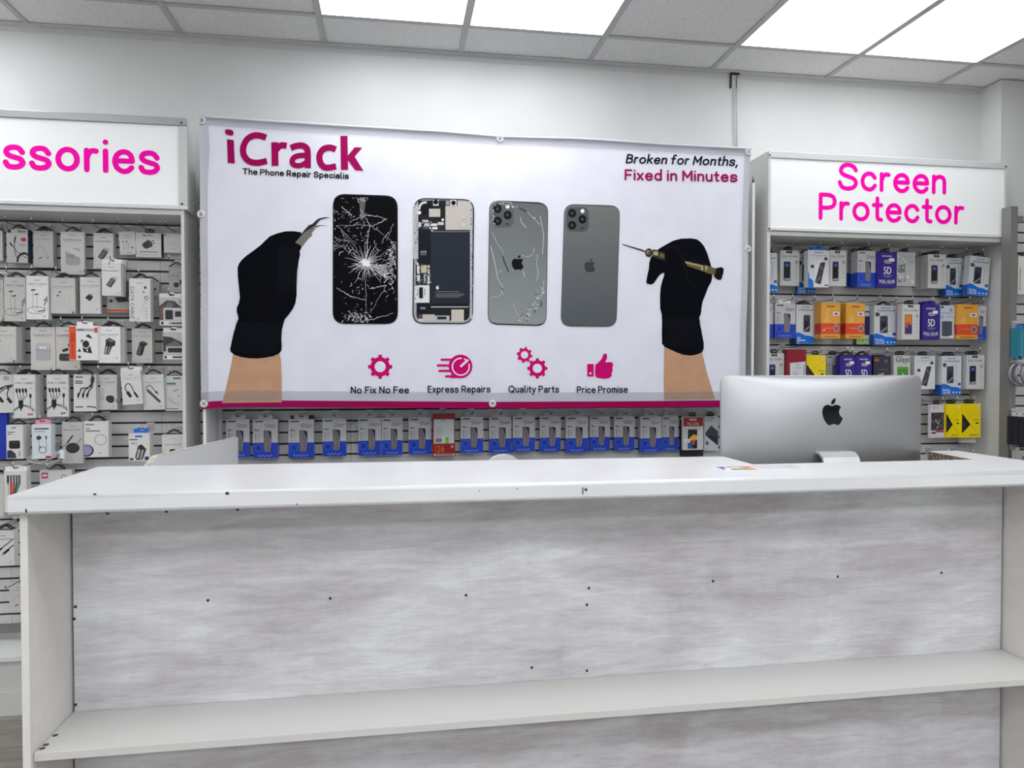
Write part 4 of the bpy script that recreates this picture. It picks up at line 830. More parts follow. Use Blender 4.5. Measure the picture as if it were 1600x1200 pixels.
def icons(p, y=.93, n=4, x0=.14, x1=.66, badge=True):
    for k in range(n): q = x0+(x1-x0)*k/max(1, n-1); p.k = 4; p.ring(q, y, .022, .022*p.asp, .008, .008*p.asp, TXL2, 8); p.k = 4; p.rect(q-.03, y+.028, q+.03, y+.034, TXL2)
    if badge: p.k = 4; p.ring(.82, y, .07, .07*p.asp, .012, .012*p.asp, TXL2, 14); p.k = 4; p.rect(.77, y-.006, .87, y+.008, TXL)
def title(p, d, m=TXT, y=.19, h=.045, bold=0.0):
    t = d.get('title')
    if t: p.text(t, .5-min(.42, .048*len(t)+.04), y, .5+min(.42, .048*len(t)+.04), h, m, bold)
    p.k = 4; p.rect(.22, y+.025, .78, y+.032, TXL2)
def phone(p, x0, y0, x1, y1, m=None, slant=0):
    P = [(x0+slant, y0), (x1+slant, y0), (x1, y1), (x0, y1)]
    quadround_uv(p, P, .05, BK); ix = (x1-x0)*.07
    if m: quadround_uv(p, [(x0+slant+ix, y0+.012), (x1+slant-ix, y0+.012), (x1-ix, y1-.012), (x0+ix, y1-.012)], .045, m)
def quadround_uv(p, C, r, m):
    A = p.asp; Q = [Vector((c[0], c[1]/A)) for c in C]; P = []
    for i in range(4):
        c = Q[i]; a = (Q[i-1]-c).normalized()*r; b = (Q[(i+1) % 4]-c).normalized()*r
        for k in range(5): t = k/4; v = c+a*(1-t)**2+b*t*t; P.append((v.x, v.y*A))
    p.poly(P, m)
DESIGN = {}
def design(*names):
    def f(fn):
        for n in names: DESIGN[n] = fn
        return fn
    return f
@design('plain')
def _(p, d): p.body = mat(d['col'], .45) if 'col' in d else W_
@design('cable')
def _(p, d): p.s([(.2, .9), (.5, .5), (.8, .3)], .05, BK)
@design('auxcable')
def _(p, d):
    p.body = mat((205, 206, 206), .4); p.side = mat((48, 70, 96), .4)
    p.disc(.13, .06, .1, .1*p.asp, DG); p.rrect(.52, .04, .92, .1, .03, .03, TXL); p.k = 3; p.rrect(.68, .25, .92, .36, .05, .04, RED); p.k = 3; p.rect(.6, .45, .92, .47, TXL); p.rect(.62, .49, .92, .5, TXL)
    p.s([(.45, .2), (.36, .5), (.42, .75), (.55, .95)], .035, DG); p.s([(.18, .42), (.5, .68), (.75, .78), (.95, .85)], .035, DG); p.s([(.42, .25), (.38, .38)], .07, BK); p.s([(.18, .42), (.26, .5)], .07, BK)
    p.ring(.82, .98, .36, .3, .09, .07, BK, 16, PI, 2*PI)
@design('neckband')
def _(p, d):
    p.body = mat((202, 201, 197), .45); header(p, .12, .3); p.rect(.15, .21, .85, .235, TXL2); p.s([(.2, .6), (.18, .48), (.3, .41), (.48, .44), (.6, .6), (.72, .74)], .018, TXL); p.s([(.28, .76), (.42, .73)], .05, DG); p.s([(.68, .76), (.78, .71)], .04, MG); icons(p)
@design('earbuds')
def _(p, d):
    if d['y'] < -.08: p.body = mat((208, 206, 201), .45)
    header(p, .09, .28); title(p, d, MG, .22, .055); p.rrect(.2, .38, .82, .78, .1, .07, LG_); p.rrect(.23, .4, .79, .53, .09, .05, mat((196, 197, 199), .2)); p.rect(.2, .53, .82, .545, TXL); p.disc(.42, .48, .05, .03, W2); p.k -= 1; p.disc(.56, .48, .05, .03, W2); p.k -= 1; p.rect(.42, .62, .58, .63, TXL); icons(p)
    p.k = 30
    if d['y'] > -.08: p.poly([(.16, .42), (.3, .34), (.95, .5), (.9, .62), (.6, .55), (.4, .5)], mat((222, 222, 221), .4)); p.k += 1; p.rect(.3, .56, .55, .59, TXL)  # pale patch paints the reflection on the film wrap
@design('earbudsblk')
def _(p, d):
    p.body = mat((208, 206, 201), .45); header(p, .09, .28); p.text('EARBUDS', .07, .225, .92, .05, mat((120, 40, 44), .5), .01); p.k = 4; p.rect(.1, .26, .9, .268, TXL2); p.s([(.32, .55), (.46, .52)], .13, BK); p.disc(.58, .42, .08, .05, BK); p.rrect(.13, .62, .85, .79, .08, .05, DG); p.k += 1; p.rect(.4, .7, .56, .71, TXL); icons(p)
@design('usbstick')
def _(p, d):
    header(p, .13, .3); p.rect(.06, .225, .88, .25, TXL)
    P = [(.62, .38), (.72, .44), (.38, .76), (.2, .68)]; quadround_uv(p, [(.5, .44), (.74, .53), (.47, .76), (.21, .68)], .06, DG); quadround_uv(p, [(.53, .47), (.66, .52), (.4, .72), (.27, .67)], .04, MG); p.poly([(.6, .4), (.84, .45), (.74, .53), (.52, .45)], LG_); icons(p)
@design('airpods')
def _(p, d):
    p.rect(.4, .17, .6, .2, TXL); p.rect(.18, .26, .85, .29, TXL2)
    for x, y in ((.24, .43), (.46, .43), (.78, .7)): p.disc(x, y, .05, .035, DG)
    p.rrect(.2, .5, .42, .78, .03, .03, mat((206, 206, 205), .4)); p.rrect(.45, .5, .67, .78, .03, .03, mat((206, 206, 205), .4)); p.rect(.38, .9, .72, .925, TXL)
@design('charger')
def _(p, d):
    p.side = BK; p.disc(.33, .1, .035, .035, BK); p.rect(.4, .085, .68, .115, TXL); p.poly([(.25, .45), (.5, .27), (.62, .38), (.66, .55), (.4, .66), (.28, .58)], BK); p.k += 1; p.poly([(.5, .28), (.62, .38), (.64, .52), (.54, .58)], DG); p.s([(.6, .36), (.72, .3)], .035, BK); p.s([(.62, .46), (.74, .4)], .035, BK); p.rect(.15, .765, .85, .795, MG); p.rect(.15, .88, .85, .9, TXL2)
@design('disc')
def _(p, d): p.disc(.08, .08, .04, .05, DG); p.rect(.14, .13, .4, .15, TXL2); p.ring(.5, .6, .36, .2, .05, .03, mat((200, 200, 198), .4)); p.disc(.5, .58, .2, .1, mat((206, 206, 204), .4))
@design('heavybass')
def _(p, d):
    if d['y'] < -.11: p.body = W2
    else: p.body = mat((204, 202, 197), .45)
    header(p, .1, .28); title(p, d, TXT, .21, .045); p.s([(.25, .33), (.4, .32)], .07, DG); p.s([(.4, .43), (.54, .42)], .07, DG if d['y'] > -.11 else MG)
    p.s([(.3, .35), (.31, .78)], .012, DG); p.s([(.49, .45), (.5, .8)], .012, DG); p.ring(.45, .79, .42, .085, .02, .01, DG, 30); p.s([(.34, .78), (.45, .83), (.56, .82)], .012, DG); p.s([(.56, .82), (.84, .79)], .05, DG); p.poly([(.78, .57), (.97, .45), (.98, .6)], TXL); p.s([(.84, .66), (.88, .6)], .04, DG); p.s([(.84, .66), (.8, .72), (.95, .76)], .012, DG); icons(p, .93, 3, .12, .5)
@design('wired')
def _(p, d):
    p.body = mat((206, 205, 201), .45); header(p, .13, .28); title(p, d, MG, .27, .035); p.disc(.3, .5, .05, .03, DG); p.disc(.38, .4, .05, .03, MG)
    for x in (.3, .42, .55, .72): p.s([(x, .48), (x+.01, .85)], .02, mat((190, 190, 188), .4)); p.k -= 1
    p.k += 1; icons(p, .9); p.poly([(.84, .99), (.95, .92), (.95, .99)], BK)
@design('reader')
def _(p, d): header(p, .12, .3); title(p, d, MG, .255, .04); p.poly([(.24, .57), (.42, .47), (.66, .54), (.48, .66)], BK); p.k += 1; p.poly([(.42, .49), (.63, .545), (.6, .5), (.46, .45)], MG); p.s([(.6, .5), (.64, .44)], .03, TXL); icons(p, .88)
@design('laptop')
def _(p, d): p.body = mat((190, 190, 188), .4); p.disc(.2, .72, .07, .04, BK); p.poly([(.3, .58), (.85, .55), (.95, .73), (.5, .75)], DG); p.k += 1; p.poly([(.75, .3), (.95, .2), (.95, .6), (.85, .68)], MG); p.rect(.1, .86, .9, .88, TXL2); p.rect(0, .93, 1, .985, ORG)
@design('datacable')
def _(p, d):
    if d['y'] > -.1: p.body = mat((178, 177, 172), .5)  # shade painted into the card colour of the box hanging behind
    header(p, .11, .3); p.text('DATA CABLE', .06, .2, .93, .16, DG, 0.0, vert=True)
    p.disc(.76, .21, .06, .035, DG); p.ring(.7, .31, .07, .03, .03, .015, DG, 10, .6, 5); p.ring(.82, .45, .1, .05, .035, .02, DG, 10, .9, 5.2); p.rect(.86, .44, .94, .46, DG)
    for k in range(3): p.s([(.5+.1*k, .78), (.7, .55), (.9, .6-.06*k)], .012, TXL2)
    for k in range(4): p.disc(.8, .7+.07*k, .035, .013, TXL); p.k -= 1
    p.k += 1; p.ring(.26, .94, .06, .022, .02, .008, TXL, 10); p.ring(.42, .94, .06, .022, .02, .008, TXL, 10)
@design('metal')
def _(p, d): p.body = mat((186, 183, 176), .5); p.rect(.6, .2, .95, .22, TXL); p.text('METAL', .08, .38, .7, .06, MG); p.disc(.5, .7, .2, .1, BK); p.disc(.85, .6, .14, .12, BK); icons(p, .9, 3)
@design('sdcard')
def _(p, d): p.body = mat((196, 196, 196), .3); p.poly([(0, .3), (.3, .1), (.62, .12), (.98, .4), (.98, .75), (0, .8)], DG); p.k += 1; p.poly([(.1, .5), (.35, .15), (.6, .2), (.4, .6)], MG); p.poly([(.03, .4), (.2, .2), (.14, .75), (.02, .8)], mat((120, 80, 74), .4)); p.rrect(.16, .36, .98, .82, .08, .08, mat((206, 206, 204), .3)); p.rrect(.24, .44, .56, .78, .04, .04, BK); p.rrect(.64, .48, .9, .68, .03, .03, BK); p.rrect(.02, .85, .98, .97, .05, .05, W2); p.disc(.12, .91, .06, .05, BK); p.rect(.4, .88, .98, .94, DG); p.text('SD', .8, .2, .97, .09, DG)
@design('sdcard2')
def _(p, d): p.body = mat((196, 196, 196), .3); p.poly([(0, .15), (.4, .18), (.98, .4), (.98, .75), (0, .7)], DG); p.k += 1; p.poly([(.05, .5), (.6, .3), (.95, .5), (.4, .7)], MG); p.rrect(.14, .52, .98, .8, .06, .08, mat((200, 200, 198), .3)); p.rrect(.22, .57, .92, .74, .05, .05, BK); p.rrect(.04, .85, .98, .98, .05, .05, W2); p.disc(.12, .91, .06, .05, BK); p.rect(.45, .88, .98, .94, DG)
@design('orangecar')
def _(p, d): p.body = W2; p.rect(0, .02, .24, .98, ORG); p.rect(.25, .08, .88, .16, LG_); p.k -= 1; p.rect(.88, .05, 1, .2, ORG); p.rect(.3, .1, .52, .13, TXT); p.text('WSJ', .05, .2, .46, .15, mat((120, 20, 14), .5), vert=True); p.k = 4; p.rect(.1, .5, .13, .9, mat((190, 50, 20), .5)); p.poly([(.4, .4), (.68, .43), (.8, .8), (.5, .76)], BK); p.ring(.58, .53, .15, .13, .03, .025, W2); p.rect(.6, .68, .65, .74, W2); p.poly([(.56, .3), (.68, .24), (.82, .36), (.74, .36)], BK); p.poly([(.28, .75), (.36, .65), (.42, .76)], DG); p.disc(.35, .9, .06, .045, MG)
@design('carcharger')
def _(p, d): p.body = W2; header(p, .11, .32); title(p, d, MG, .25, .045); p.poly([(.34, .36), (.5, .31), (.78, .4), (.76, .52), (.62, .56), (.46, .78), (.24, .76), (.32, .5)], BK); p.k += 1; p.poly([(.36, .36), (.52, .33), (.74, .41), (.58, .44)], MG); p.poly([(.36, .54), (.42, .55), (.33, .76), (.27, .75)], LG_); p.poly([(.5, .56), (.55, .55), (.42, .77), (.38, .77)], LG_); icons(p, .87)
@design('carcharger2')
def _(p, d): p.body = mat((206, 204, 198), .45); header(p, .11, .32); title(p, d, MG, .24, .04); p.poly(smoothpath([(.36, .42), (.52, .37), (.75, .43), (.72, .5), (.64, .52), (.52, .76), (.36, .79), (.22, .74), (.3, .58), (.35, .5)], 3), BK); p.k += 1; p.poly([(.4, .5), (.47, .5), (.36, .76), (.29, .74)], MG); p.disc(.55, .42, .14, .035, DG); icons(p, .9)
@design('carcharger3')
def _(p, d): header(p, .2, .3); p.text('CAR CHARGER', .1, .52, .9, .08, MG); p.poly([(.28, .85), (.4, .68), (.6, .7), (.68, .9), (.3, .98)], BK)
@design('cables3', 'cables3b')
def _(p, d):
    p.rrect(.08, .04, .42, .1, .03, .02, TXL); p.k += 1
    if d['kind'] == 'cables3':
        p.disc(.7, .1, .14, .06, TXL2); p.s([(1, .28), (.7, .3), (.3, .4), (0, .5)], .06, BK); p.s([(.9, .3), (.75, .35)], .12, DG)
        for x, y in ((.15, .6), (.42, .62), (.78, .64)): p.s([(.5+x*.4, .36), (x-.05, .5), (x, y)], .05, DG); p.s([(x, y), (x+.1, y+.08)], .14, BK); p.k -= 2
    else:
        p.rect(.07, .17, .38, .2, TXT); p.rect(.07, .22, .42, .25, TXT); p.s([(.85, .02), (.86, .1)], .07, BK); p.s([(.86, .1), (.84, .2)], .17, DG); p.s([(.84, .2), (.8, .32), (.6, .36), (.35, .38), (.24, .55)], .06, DG); p.s([(.84, .22), (.66, .36), (.48, .44), (.44, .56)], .06, DG); p.s([(.86, .22), (.82, .36), (.68, .44), (.64, .55)], .06, DG)
        for x in (.22, .43, .62): p.s([(x+.01, .52), (x-.02, .59)], .1, BK); p.k -= 1; p.rect(x-.07, .63, x+.06, .65, TXL); p.k -= 1
        p.rect(.08, .86, .42, .89, TXT); p.k -= 1; p.s([(.6, .87), (.75, .87), (.98, .89)], .05, BK)
@design('cables4')
def _(p, d):
    header(p, .105, .3); p.text(d['title'], .06, .22, .9, .045, mat((84, 30, 34), .5), .015)
    for k, x in enumerate((.13, .27, .42, .56)): p.s([(x, .34), (x+.02, .4)], .1, BK); p.k -= 1; p.s([(x+.02, .4), (x+.05, .48), (.28+.035*k, .62)], .03, DG); p.k -= 1
    p.poly([(.22, .6), (.44, .6), (.44, .75), (.36, .8), (.33, .86), (.28, .78), (.22, .75)], BK); p.s([(.78, .47), (.78, .52)], .11, BK); p.s([(.78, .52), (.78, .74)], .03, DG)
    for k in range(3): p.s([(.02, .8+.02*k), (.2, .74+.02*k), (.33, .71), (.6, .71+.02*k), (.82, .75+.03*k), (.94, .82+.02*k)], .022, DG if k != 1 else BK, True); p.k -= 1
    p.poly([(.72, .31), (.88, .31), (.8, .35)], TXL2); icons(p, .92, 3, .12, .5, False); p.k = 4; p.ring(.76, .92, .14, .03, .03, .01, mat((170, 60, 60), .5)); p.rect(.66, .91, .86, .93, mat((170, 60, 60), .5))
@design('carpuck')
def _(p, d): header(p, .12, .3); title(p, d, MG, .25, .045); p.disc(.17, .33, .055, .035, BK); p.poly([(.28, .44), (.33, .4), (.4, .44)], TXL); p.rect(.2, .49, .44, .51, TXL2); p.rrect(.18, .56, .4, .75, .04, .03, mat((200, 200, 198), .4)); p.rrect(.48, .6, .86, .78, .14, .08, BK); p.disc(.7, .72, .17, .09, BK); p.k += 1; p.ring(.68, .69, .12, .05, .015, .01, MG); icons(p, .91)
@design('otg')
def _(p, d): header(p, .11, .28); title(p, d, TXL, .23, .04); p.s([(.28, .62), (.18, .5), (.24, .4), (.38, .37), (.5, .45), (.58, .58), (.66, .68)], .05, DG, True); p.s([(.3, .64), (.4, .74)], .17, BK); p.s([(.64, .66), (.76, .78)], .11, BK); icons(p, .88)
@design('hub')
def _(p, d): header(p, .12, .3); title(p, d, TXL, .24, .045); p.s([(.22, .46), (.16, .38), (.22, .33), (.36, .32), (.5, .42), (.62, .5)], .04, DG, True); p.s([(.62, .5), (.68, .54)], .1, BK); p.s([(.68, .54), (.74, .57)], .06, LG_); p.s([(.24, .46), (.76, .77)], .13, mat((58, 58, 66), .35)); p.s([(.24, .455), (.74, .75)], .03, MG); icons(p, .91)
@design('retail')
def _(p, d):
    p.rrect(.42, .05, .85, .1, .03, .02, TEAL); p.k += 1; p.rect(.08, .2, .58, .25, TEAL); p.rect(.08, .27, .6, .28, TXL)
    for k in range(4): p.s([(.05+.1*k, .6), (.4, .78), (.75, .86-.04*k)], .012, TXL); p.k -= 1
    for x, y in ((.45, .45), (.55, .42), (.65, .4), (.7, .58)): p.s([(x, y), (x+.05, y-.02)], .04, DG); p.k -= 1
    p.rect(.06, .93, .7, .95, TXT)
@design('blue')
def _(p, d): p.body = mat((8, 52, 190), .3); p.rect(.1, .2, .12, .95, mat((4, 30, 140), .3))
@design('mount')
def _(p, d): p.rrect(.3, .06, .6, .11, .08, .025, TXL); p.k += 1; p.rect(.08, .2, .5, .225, TXT); p.rect(.08, .26, .3, .285, TXT); p.rrect(.15, .46, .82, .7, .1, .06, BK); p.k += 1; p.disc(.48, .52, .25, .04, DG); p.poly([(.04, .75), (.3, .74), (.55, .85), (.6, .98), (.04, .98)], mat((50, 54, 66), .4)); p.rrect(.7, .76, .86, .94, .06, .05, LG_)
@design('magcable')
def _(p, d): p.body = mat((214, 222, 228), .35); p.rect(.12, .11, .88, .15, TXT); p.k -= 1; p.rect(.1, .2, .7, .22, TXL); p.disc(.36, .39, .13, .06, DG); p.s([(.36, .42), (.37, .68)], .02, DG); p.s([(.74, .35), (.74, .42)], .07, BK); p.s([(.74, .42), (.74, .68)], .02, DG); p.ring(.55, .74, .2, .1, .03, .015, DG); p.rect(.7, .92, 1, .985, RED)
@design('wireless')
def _(p, d): p.body = mat((198, 196, 192), .45); header(p, .11, .26); p.rect(.06, .185, .85, .205, TXL); p.s([(.05, .6), (.5, .35)], .025, DG); p.s([(.25, .5), (.5, .34)], .07, BK); p.disc(.5, .63, .33, .125, BK); p.k += 1; p.disc(.5, .62, .3, .11, DG); p.s([(.7, .53), (.92, .4)], .03, DG); icons(p, .91)
@design('magnetic')
def _(p, d): p.rrect(.06, .07, .42, .12, .03, .02, TXL); p.k += 1; p.rrect(.08, .19, .26, .23, .04, .02, TXL); p.rect(.08, .26, .66, .285, TXT); p.ring(.68, .52, .26, .16, .045, .028, LG_, 30); p.disc(.1, .82, .3, .17, DG); p.disc(.09, .81, .24, .14, mat((150, 146, 190), .4)); p.rect(.6, .87, .68, .9, TXL)
@design('magnetic2')
def _(p, d): p.rect(.06, .1, .26, .32, mat((200, 60, 90), .4)); p.rect(.09, .17, .23, .25, W2); p.ring(.75, .28, .08, .1, .025, .03, TXL); p.poly([(.34, .5), (.7, .52), (.66, .95), (.3, .95)], DG)
@design('pd')
def _(p, d): p.rrect(.3, .08, .66, .15, .05, .03, SKY); p.k += 1; p.rect(.05, .21, .42, .25, TXT); p.text('PD', .15, .42, .4, .09, DG); p.poly([(.45, .45), (.62, .4), (.84, .58), (.66, .95), (.36, .97), (.3, .85)], DG); p.k += 1; p.poly([(.48, .46), (.64, .43), (.78, .56), (.6, .56)], BK); p.poly([(.45, .58), (.56, .6), (.46, .92), (.36, .9)], LG_); p.poly([(.62, .62), (.72, .6), (.6, .93), (.53, .93)], LG_); p.rect(.06, .9, .22, .97, NAVY); p.k -= 1; p.rect(.76, .85, .95, .97, NAVY)
@design('colored')
def _(p, d):
    p.rect(.3, .1, .7, .13, TXL2)
    for k, (x, m) in enumerate(((.18, W_), (.32, RED), (.45, RED), (.58, mat((40, 60, 60), .4)), (.7, TEAL))): p.s([(x, .12), (x, .3)], .1, MG if k else DG); p.k -= 1; p.s([(x, .3), (.28, .92)], [.1, .03], m); p.k -= 1
    p.s([(.16, .2), (.3, .94)], .02, BK)
@design('adaptercable')
def _(p, d): p.rect(.2, .14, .6, .16, TXL); p.text('ADAPTER', .1, .27, .92, .05, TXT); p.s([(.05, .66), (.5, .45), (.97, .25)], .05, DG); p.s([(.4, .5), (.2, .6)], .09, BK); p.s([(.97, .42), (.75, .52)], .06, DG); p.s([(.72, .55), (.48, .66)], .13, BK); p.s([(.48, .66), (.38, .7)], .06, LG_); icons(p, .9)
# --- screen protector boxes
@design('glassbox')
def _(p, d):
    p.body = mat((196, 197, 199), .32); p.rect(0, .6, 1, 1, BLU); p.band = (.6, 1, BLU)
    p.rect(.08, .045, .42, .07, TXT); p.k -= 1
    for q in range(5): p.rect(.1+.065*q, .04, .14+.065*q, .075, TXT); p.k -= 1
    p.text('Glass', .48, .19, .92, .075, TXT); p.k = 4; p.rect(.48, .205, .86, .215, TXT); p.text('PRO+', .08, .31, .28, .05, BK, .03)
    for k in range(4): p.k = 5; p.disc(.12, .39+.055*k, .03, .016, MG); p.k = 5; p.rect(.18, .385+.055*k, .31, .397+.055*k, TXL)
    p.k = 7; p.poly([(.48, .28), (.74, .31), (.74, .83), (.5, .84)], BK); p.poly(smoothpath([(.43, .3), (.48, .27), (.6, .34), (.68, .48), (.71, .65), (.68, .83), (.5, .84), (.44, .8), (.43, .55), (.43, .3)], 2), mat((112, 108, 116), .3)); p.s([(.5, .28), (.62, .37), (.7, .55), (.71, .68), (.68, .83)], .022, mat((168, 164, 214), .3), True); p.poly([(.47, .4), (.54, .36), (.6, .62), (.56, .82), (.5, .8)], mat((132, 124, 116), .3))
    p.k = 5; p.ring(.22, .74, .16, .1, .035, .022, mat((50, 96, 214), .35)); p.k = 5; p.disc(.22, .74, .1, .062, mat((16, 50, 160), .35))
    for k in range(7): p.k = 6; p.rect(.2+.085*k, .91+.02*(k % 2), .25+.085*k, .945+.02*(k % 2), mat((130, 160, 226), .4))
@design('fullcover')
def _(p, d):
    p.body = mat((205, 206, 205), .35); p.rect(.32, .02, .62, .085, BK); p.rect(.4, .04, .54, .06, TXL); p.text('FULL COVER', .1, .2, .88, .055, DG, .01)
    if d.get('pic') == 'sunset':
        phone(p, .15, .29, .56, .85, mat((226, 130, 40), .3)); p.poly([(.19, .57), (.36, .52), (.53, .6), (.53, .83), (.19, .83)], mat((60, 40, 120), .3)); p.poly([(.19, .55), (.4, .48), (.36, .66), (.19, .66)], mat((200, 80, 60), .3))
    else:
        phone(p, .18, .32, .53, .86, mat((34, 42, 92), .3)); p.poly([(.21, .5), (.5, .46), (.5, .78), (.21, .78)], mat((12, 14, 26), .3)); p.poly([(.21, .8), (.5, .78), (.5, .84), (.21, .84)], LG_); p.disc(.36, .42, .08, .04, mat((90, 110, 190), .3))
    p.disc(.84, .33, .07, .045, mat((150, 60, 66), .4) if d['z'] < 1.9 else MG); p.disc(.84, .33, .035, .022, W_)
    for k in range(4): p.k = 6; p.rect(.8, .44+.1*k, .86, .465+.1*k, TXL)
    p.k = 6; p.rect(.76, .9, .92, .95, mat((190, 206, 170), .4))
@design('fullglue')
def _(p, d):
    p.body = mat((214, 217, 220), .3); P = [(0, .72), (.12, .71), (.3, .74), (.5, .79), (.75, .8), (1, .84), (1, 1), (0, 1)]; p.poly(P, SKY); p.band = (.74, 1, mat((0, 84, 170), .35))
    for q in range(6): p.k = 3; p.rect(.3+.07*q, .055, .345+.07*q, .085, mat((70, 110, 170), .4))
    p.k = 4; p.rect(.14, .125, .92, .148, mat((110, 130, 160), .4)); p.k = 4; p.rect(.3, .17, .8, .178, TXL2)
    if not d.get('foot'): p.disc(.14, .235, .1, .05, mat((24, 32, 60), .4)); p.k += 1; p.rect(.08, .225, .2, .24, TXL)
    x = .28 if not d.get('foot') else .42
    p.k = 4; p.rrect(.46, .24, .76, .66, .05, .03, MG); p.rrect(.475, .248, .745, .652, .045, .027, p.body)
    phone(p, x-.03, .27, x+.32, .7, mat((70, 78, 100), .25)); p.poly([(x+.05, .36), (x+.16, .45), (x+.22, .36), (x+.26, .55), (x+.1, .66), (x+.02, .6)], mat((20, 22, 34), .3)); p.s([(x+.02, .67), (x+.14, .62), (x+.26, .56)], .04, LG_); p.disc(x+.14, .31, .04, .02, BK)
    if d.get('foot'): p.text('5D', .06, .88, .24, .05, W2, .02); p.rect(.06, .9, .5, .925, W2)
    else:
        p.text('FULL', .07, .9, .45, .055, W2, .018); p.text('GLUE', .07, .968, .45, .055, W2, .018)
        for k in range(3): p.k = 6; p.disc(.6+.16*k, .935, .04, .022, W2)
        p.k = 6; p.rect(.82, .69, .97, .76, mat((30, 90, 180), .4))
@design('slantphone')
def _(p, d):
    p.body = mat((216, 219, 221), .3)
    for q in range(6): p.k = 3; p.rect(.3+.07*q, .045, .345+.07*q, .08, mat((90, 110, 150), .4))
    p.k = 4; p.rect(.1, .135, .9, .152, TXL2); p.k = 4; p.rect(.36, .175, .62, .183, TXL2); p.disc(.84, .225, .08, .045, DG); p.rect(.13, .4, .28, .48, DG)
    quadround_uv(p, [(.28, .36), (.58, .23), (.68, .26), (.34, .78)], .03, mat((228, 230, 231), .3))
    quadround_uv(p, [(.58, .33), (.82, .32), (.6, .92), (.33, .87)], .05, BK); quadround_uv(p, [(.6, .35), (.79, .34), (.58, .89), (.37, .85)], .04, mat((66, 62, 76), .3)); p.s([(.4, .84), (.52, .76), (.6, .72)], .02, LG_); p.s([(.58, .42), (.7, .52)], .02, LG_)
    if d['y'] < -.14: p.poly([(0, .55), (.06, .66), (.06, .74), (.24, .82), (.27, 1), (0, 1)], SKY); p.rect(.78, .925, .95, .955, NAVY)
@design('fived')
def _(p, d):
    p.body = PUR
    for q in range(6): p.k = 3; p.rect(.24+.09*q, .09, .3+.09*q, .135, mat((190, 186, 226), .4))
    p.rrect(.34, .22, .74, .32, .12, .045, mat((188, 170, 190), .35)); p.rect(.38, .265, .7, .285, mat((110, 60, 90), .4)); p.rect(.6, .17, .88, .26, W2)
    p.text('5D', .32, .62, .72, .2, W2, .02); p.rect(.28, .665, .76, .675, TXL2); p.rect(.36, .7, .66, .71, TXL2); p.text('FULL GLUE', .1, .87, .9, .08, W2, .018); p.rect(.2, .89, .8, .9, TXL2)
@design('silver')
def _(p, d):
    p.body = mat((190, 192, 194), .22, metal=.35)
    p.rect(.3, .12, .86, .15, TXL); p.disc(.8, .3, .09, .05, TXL); p.poly([(.06, .4), (.46, .34), (.46, .86), (.06, .9)], mat((120, 122, 128), .25)); p.poly([(.08, .62), (.44, .6), (.42, .8), (.1, .82)], LG_)
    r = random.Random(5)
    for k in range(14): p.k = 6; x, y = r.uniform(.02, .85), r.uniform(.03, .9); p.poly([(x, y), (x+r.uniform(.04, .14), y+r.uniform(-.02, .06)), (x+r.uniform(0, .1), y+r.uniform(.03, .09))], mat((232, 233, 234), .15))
@design('goldred')
def _(p, d):
    p.body = GOLD; p.rect(0, .575, 1, .875, mat((222, 74, 40), .3)); p.band = (.575, .875, mat((196, 48, 50), .3)); p.rect(.3, .08, .72, .12, mat((150, 90, 20), .4)); p.rect(.62, .25, .95, .36, mat((220, 214, 220), .4)); p.rect(.7, .28, .86, .33, mat((90, 70, 110), .4)); p.disc(.8, .72, .14, .1, mat((190, 160, 150), .3)); p.disc(.8, .72, .1, .07, mat((110, 100, 110), .3)); p.rect(.2, .7, .6, .72, mat((236, 140, 100), .3)); p.rect(.15, .93, .85, .96, mat((170, 110, 40), .4))
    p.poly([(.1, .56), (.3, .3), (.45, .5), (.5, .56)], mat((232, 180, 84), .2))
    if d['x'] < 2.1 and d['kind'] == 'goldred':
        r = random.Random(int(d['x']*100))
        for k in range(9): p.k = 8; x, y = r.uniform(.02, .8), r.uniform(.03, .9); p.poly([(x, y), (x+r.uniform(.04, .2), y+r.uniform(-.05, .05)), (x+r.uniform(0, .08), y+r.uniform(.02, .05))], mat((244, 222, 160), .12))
@design('greenglass')
def _(p, d): p.body = mat((212, 214, 214), .35); p.rect(.5, .15, .95, .18, BK); phone(p, .5, .28, .85, .76, mat((40, 40, 110), .3)); p.rect(.0, .86, 1, 1, GRN); p.band = (.86, 1, mat((70, 120, 30), .4)); p.text('GLASS', .06, .985, .88, .1, W2, .01)
@design('silverblue')
def _(p, d): p.body = mat((192, 202, 210), .3); p.rect(.03, .03, .25, .09, mat((60, 80, 120), .4)); p.disc(.76, .14, .1, .05, mat((110, 140, 180), .4)); p.rect(.1, .22, .9, .245, TXL); p.text('GLASS', .42, .36, .9, .04, TXT); p.k -= 1; p.text('9D', .03, .4, .24, .08, DG); p.rrect(.12, .48, .5, .93, .04, .03, mat((74, 80, 92), .35)); p.rrect(.36, .48, .84, .93, .05, .03, mat((52, 60, 74), .35)); p.rrect(.4, .5, .8, .91, .04, .025, mat((70, 78, 92), .35)); p.rect(.66, .91, .95, .97, W2)
@design('redlabel')
def _(p, d): p.body = mat((140, 12, 40), .35); p.poly([(.16, .36), (.98, .32), (1, 1), (.2, 1)], mat((206, 212, 216), .3)); p.rect(.5, .39, .66, .41, TXL); p.rect(.4, .47, .8, .5, TXL2); p.rrect(.3, .58, .62, .98, .03, .02, mat((188, 194, 198), .3)); p.rect(.74, .9, .9, .99, GRN); p.rect(.88, .4, .94, .95, mat((140, 140, 170), .4))
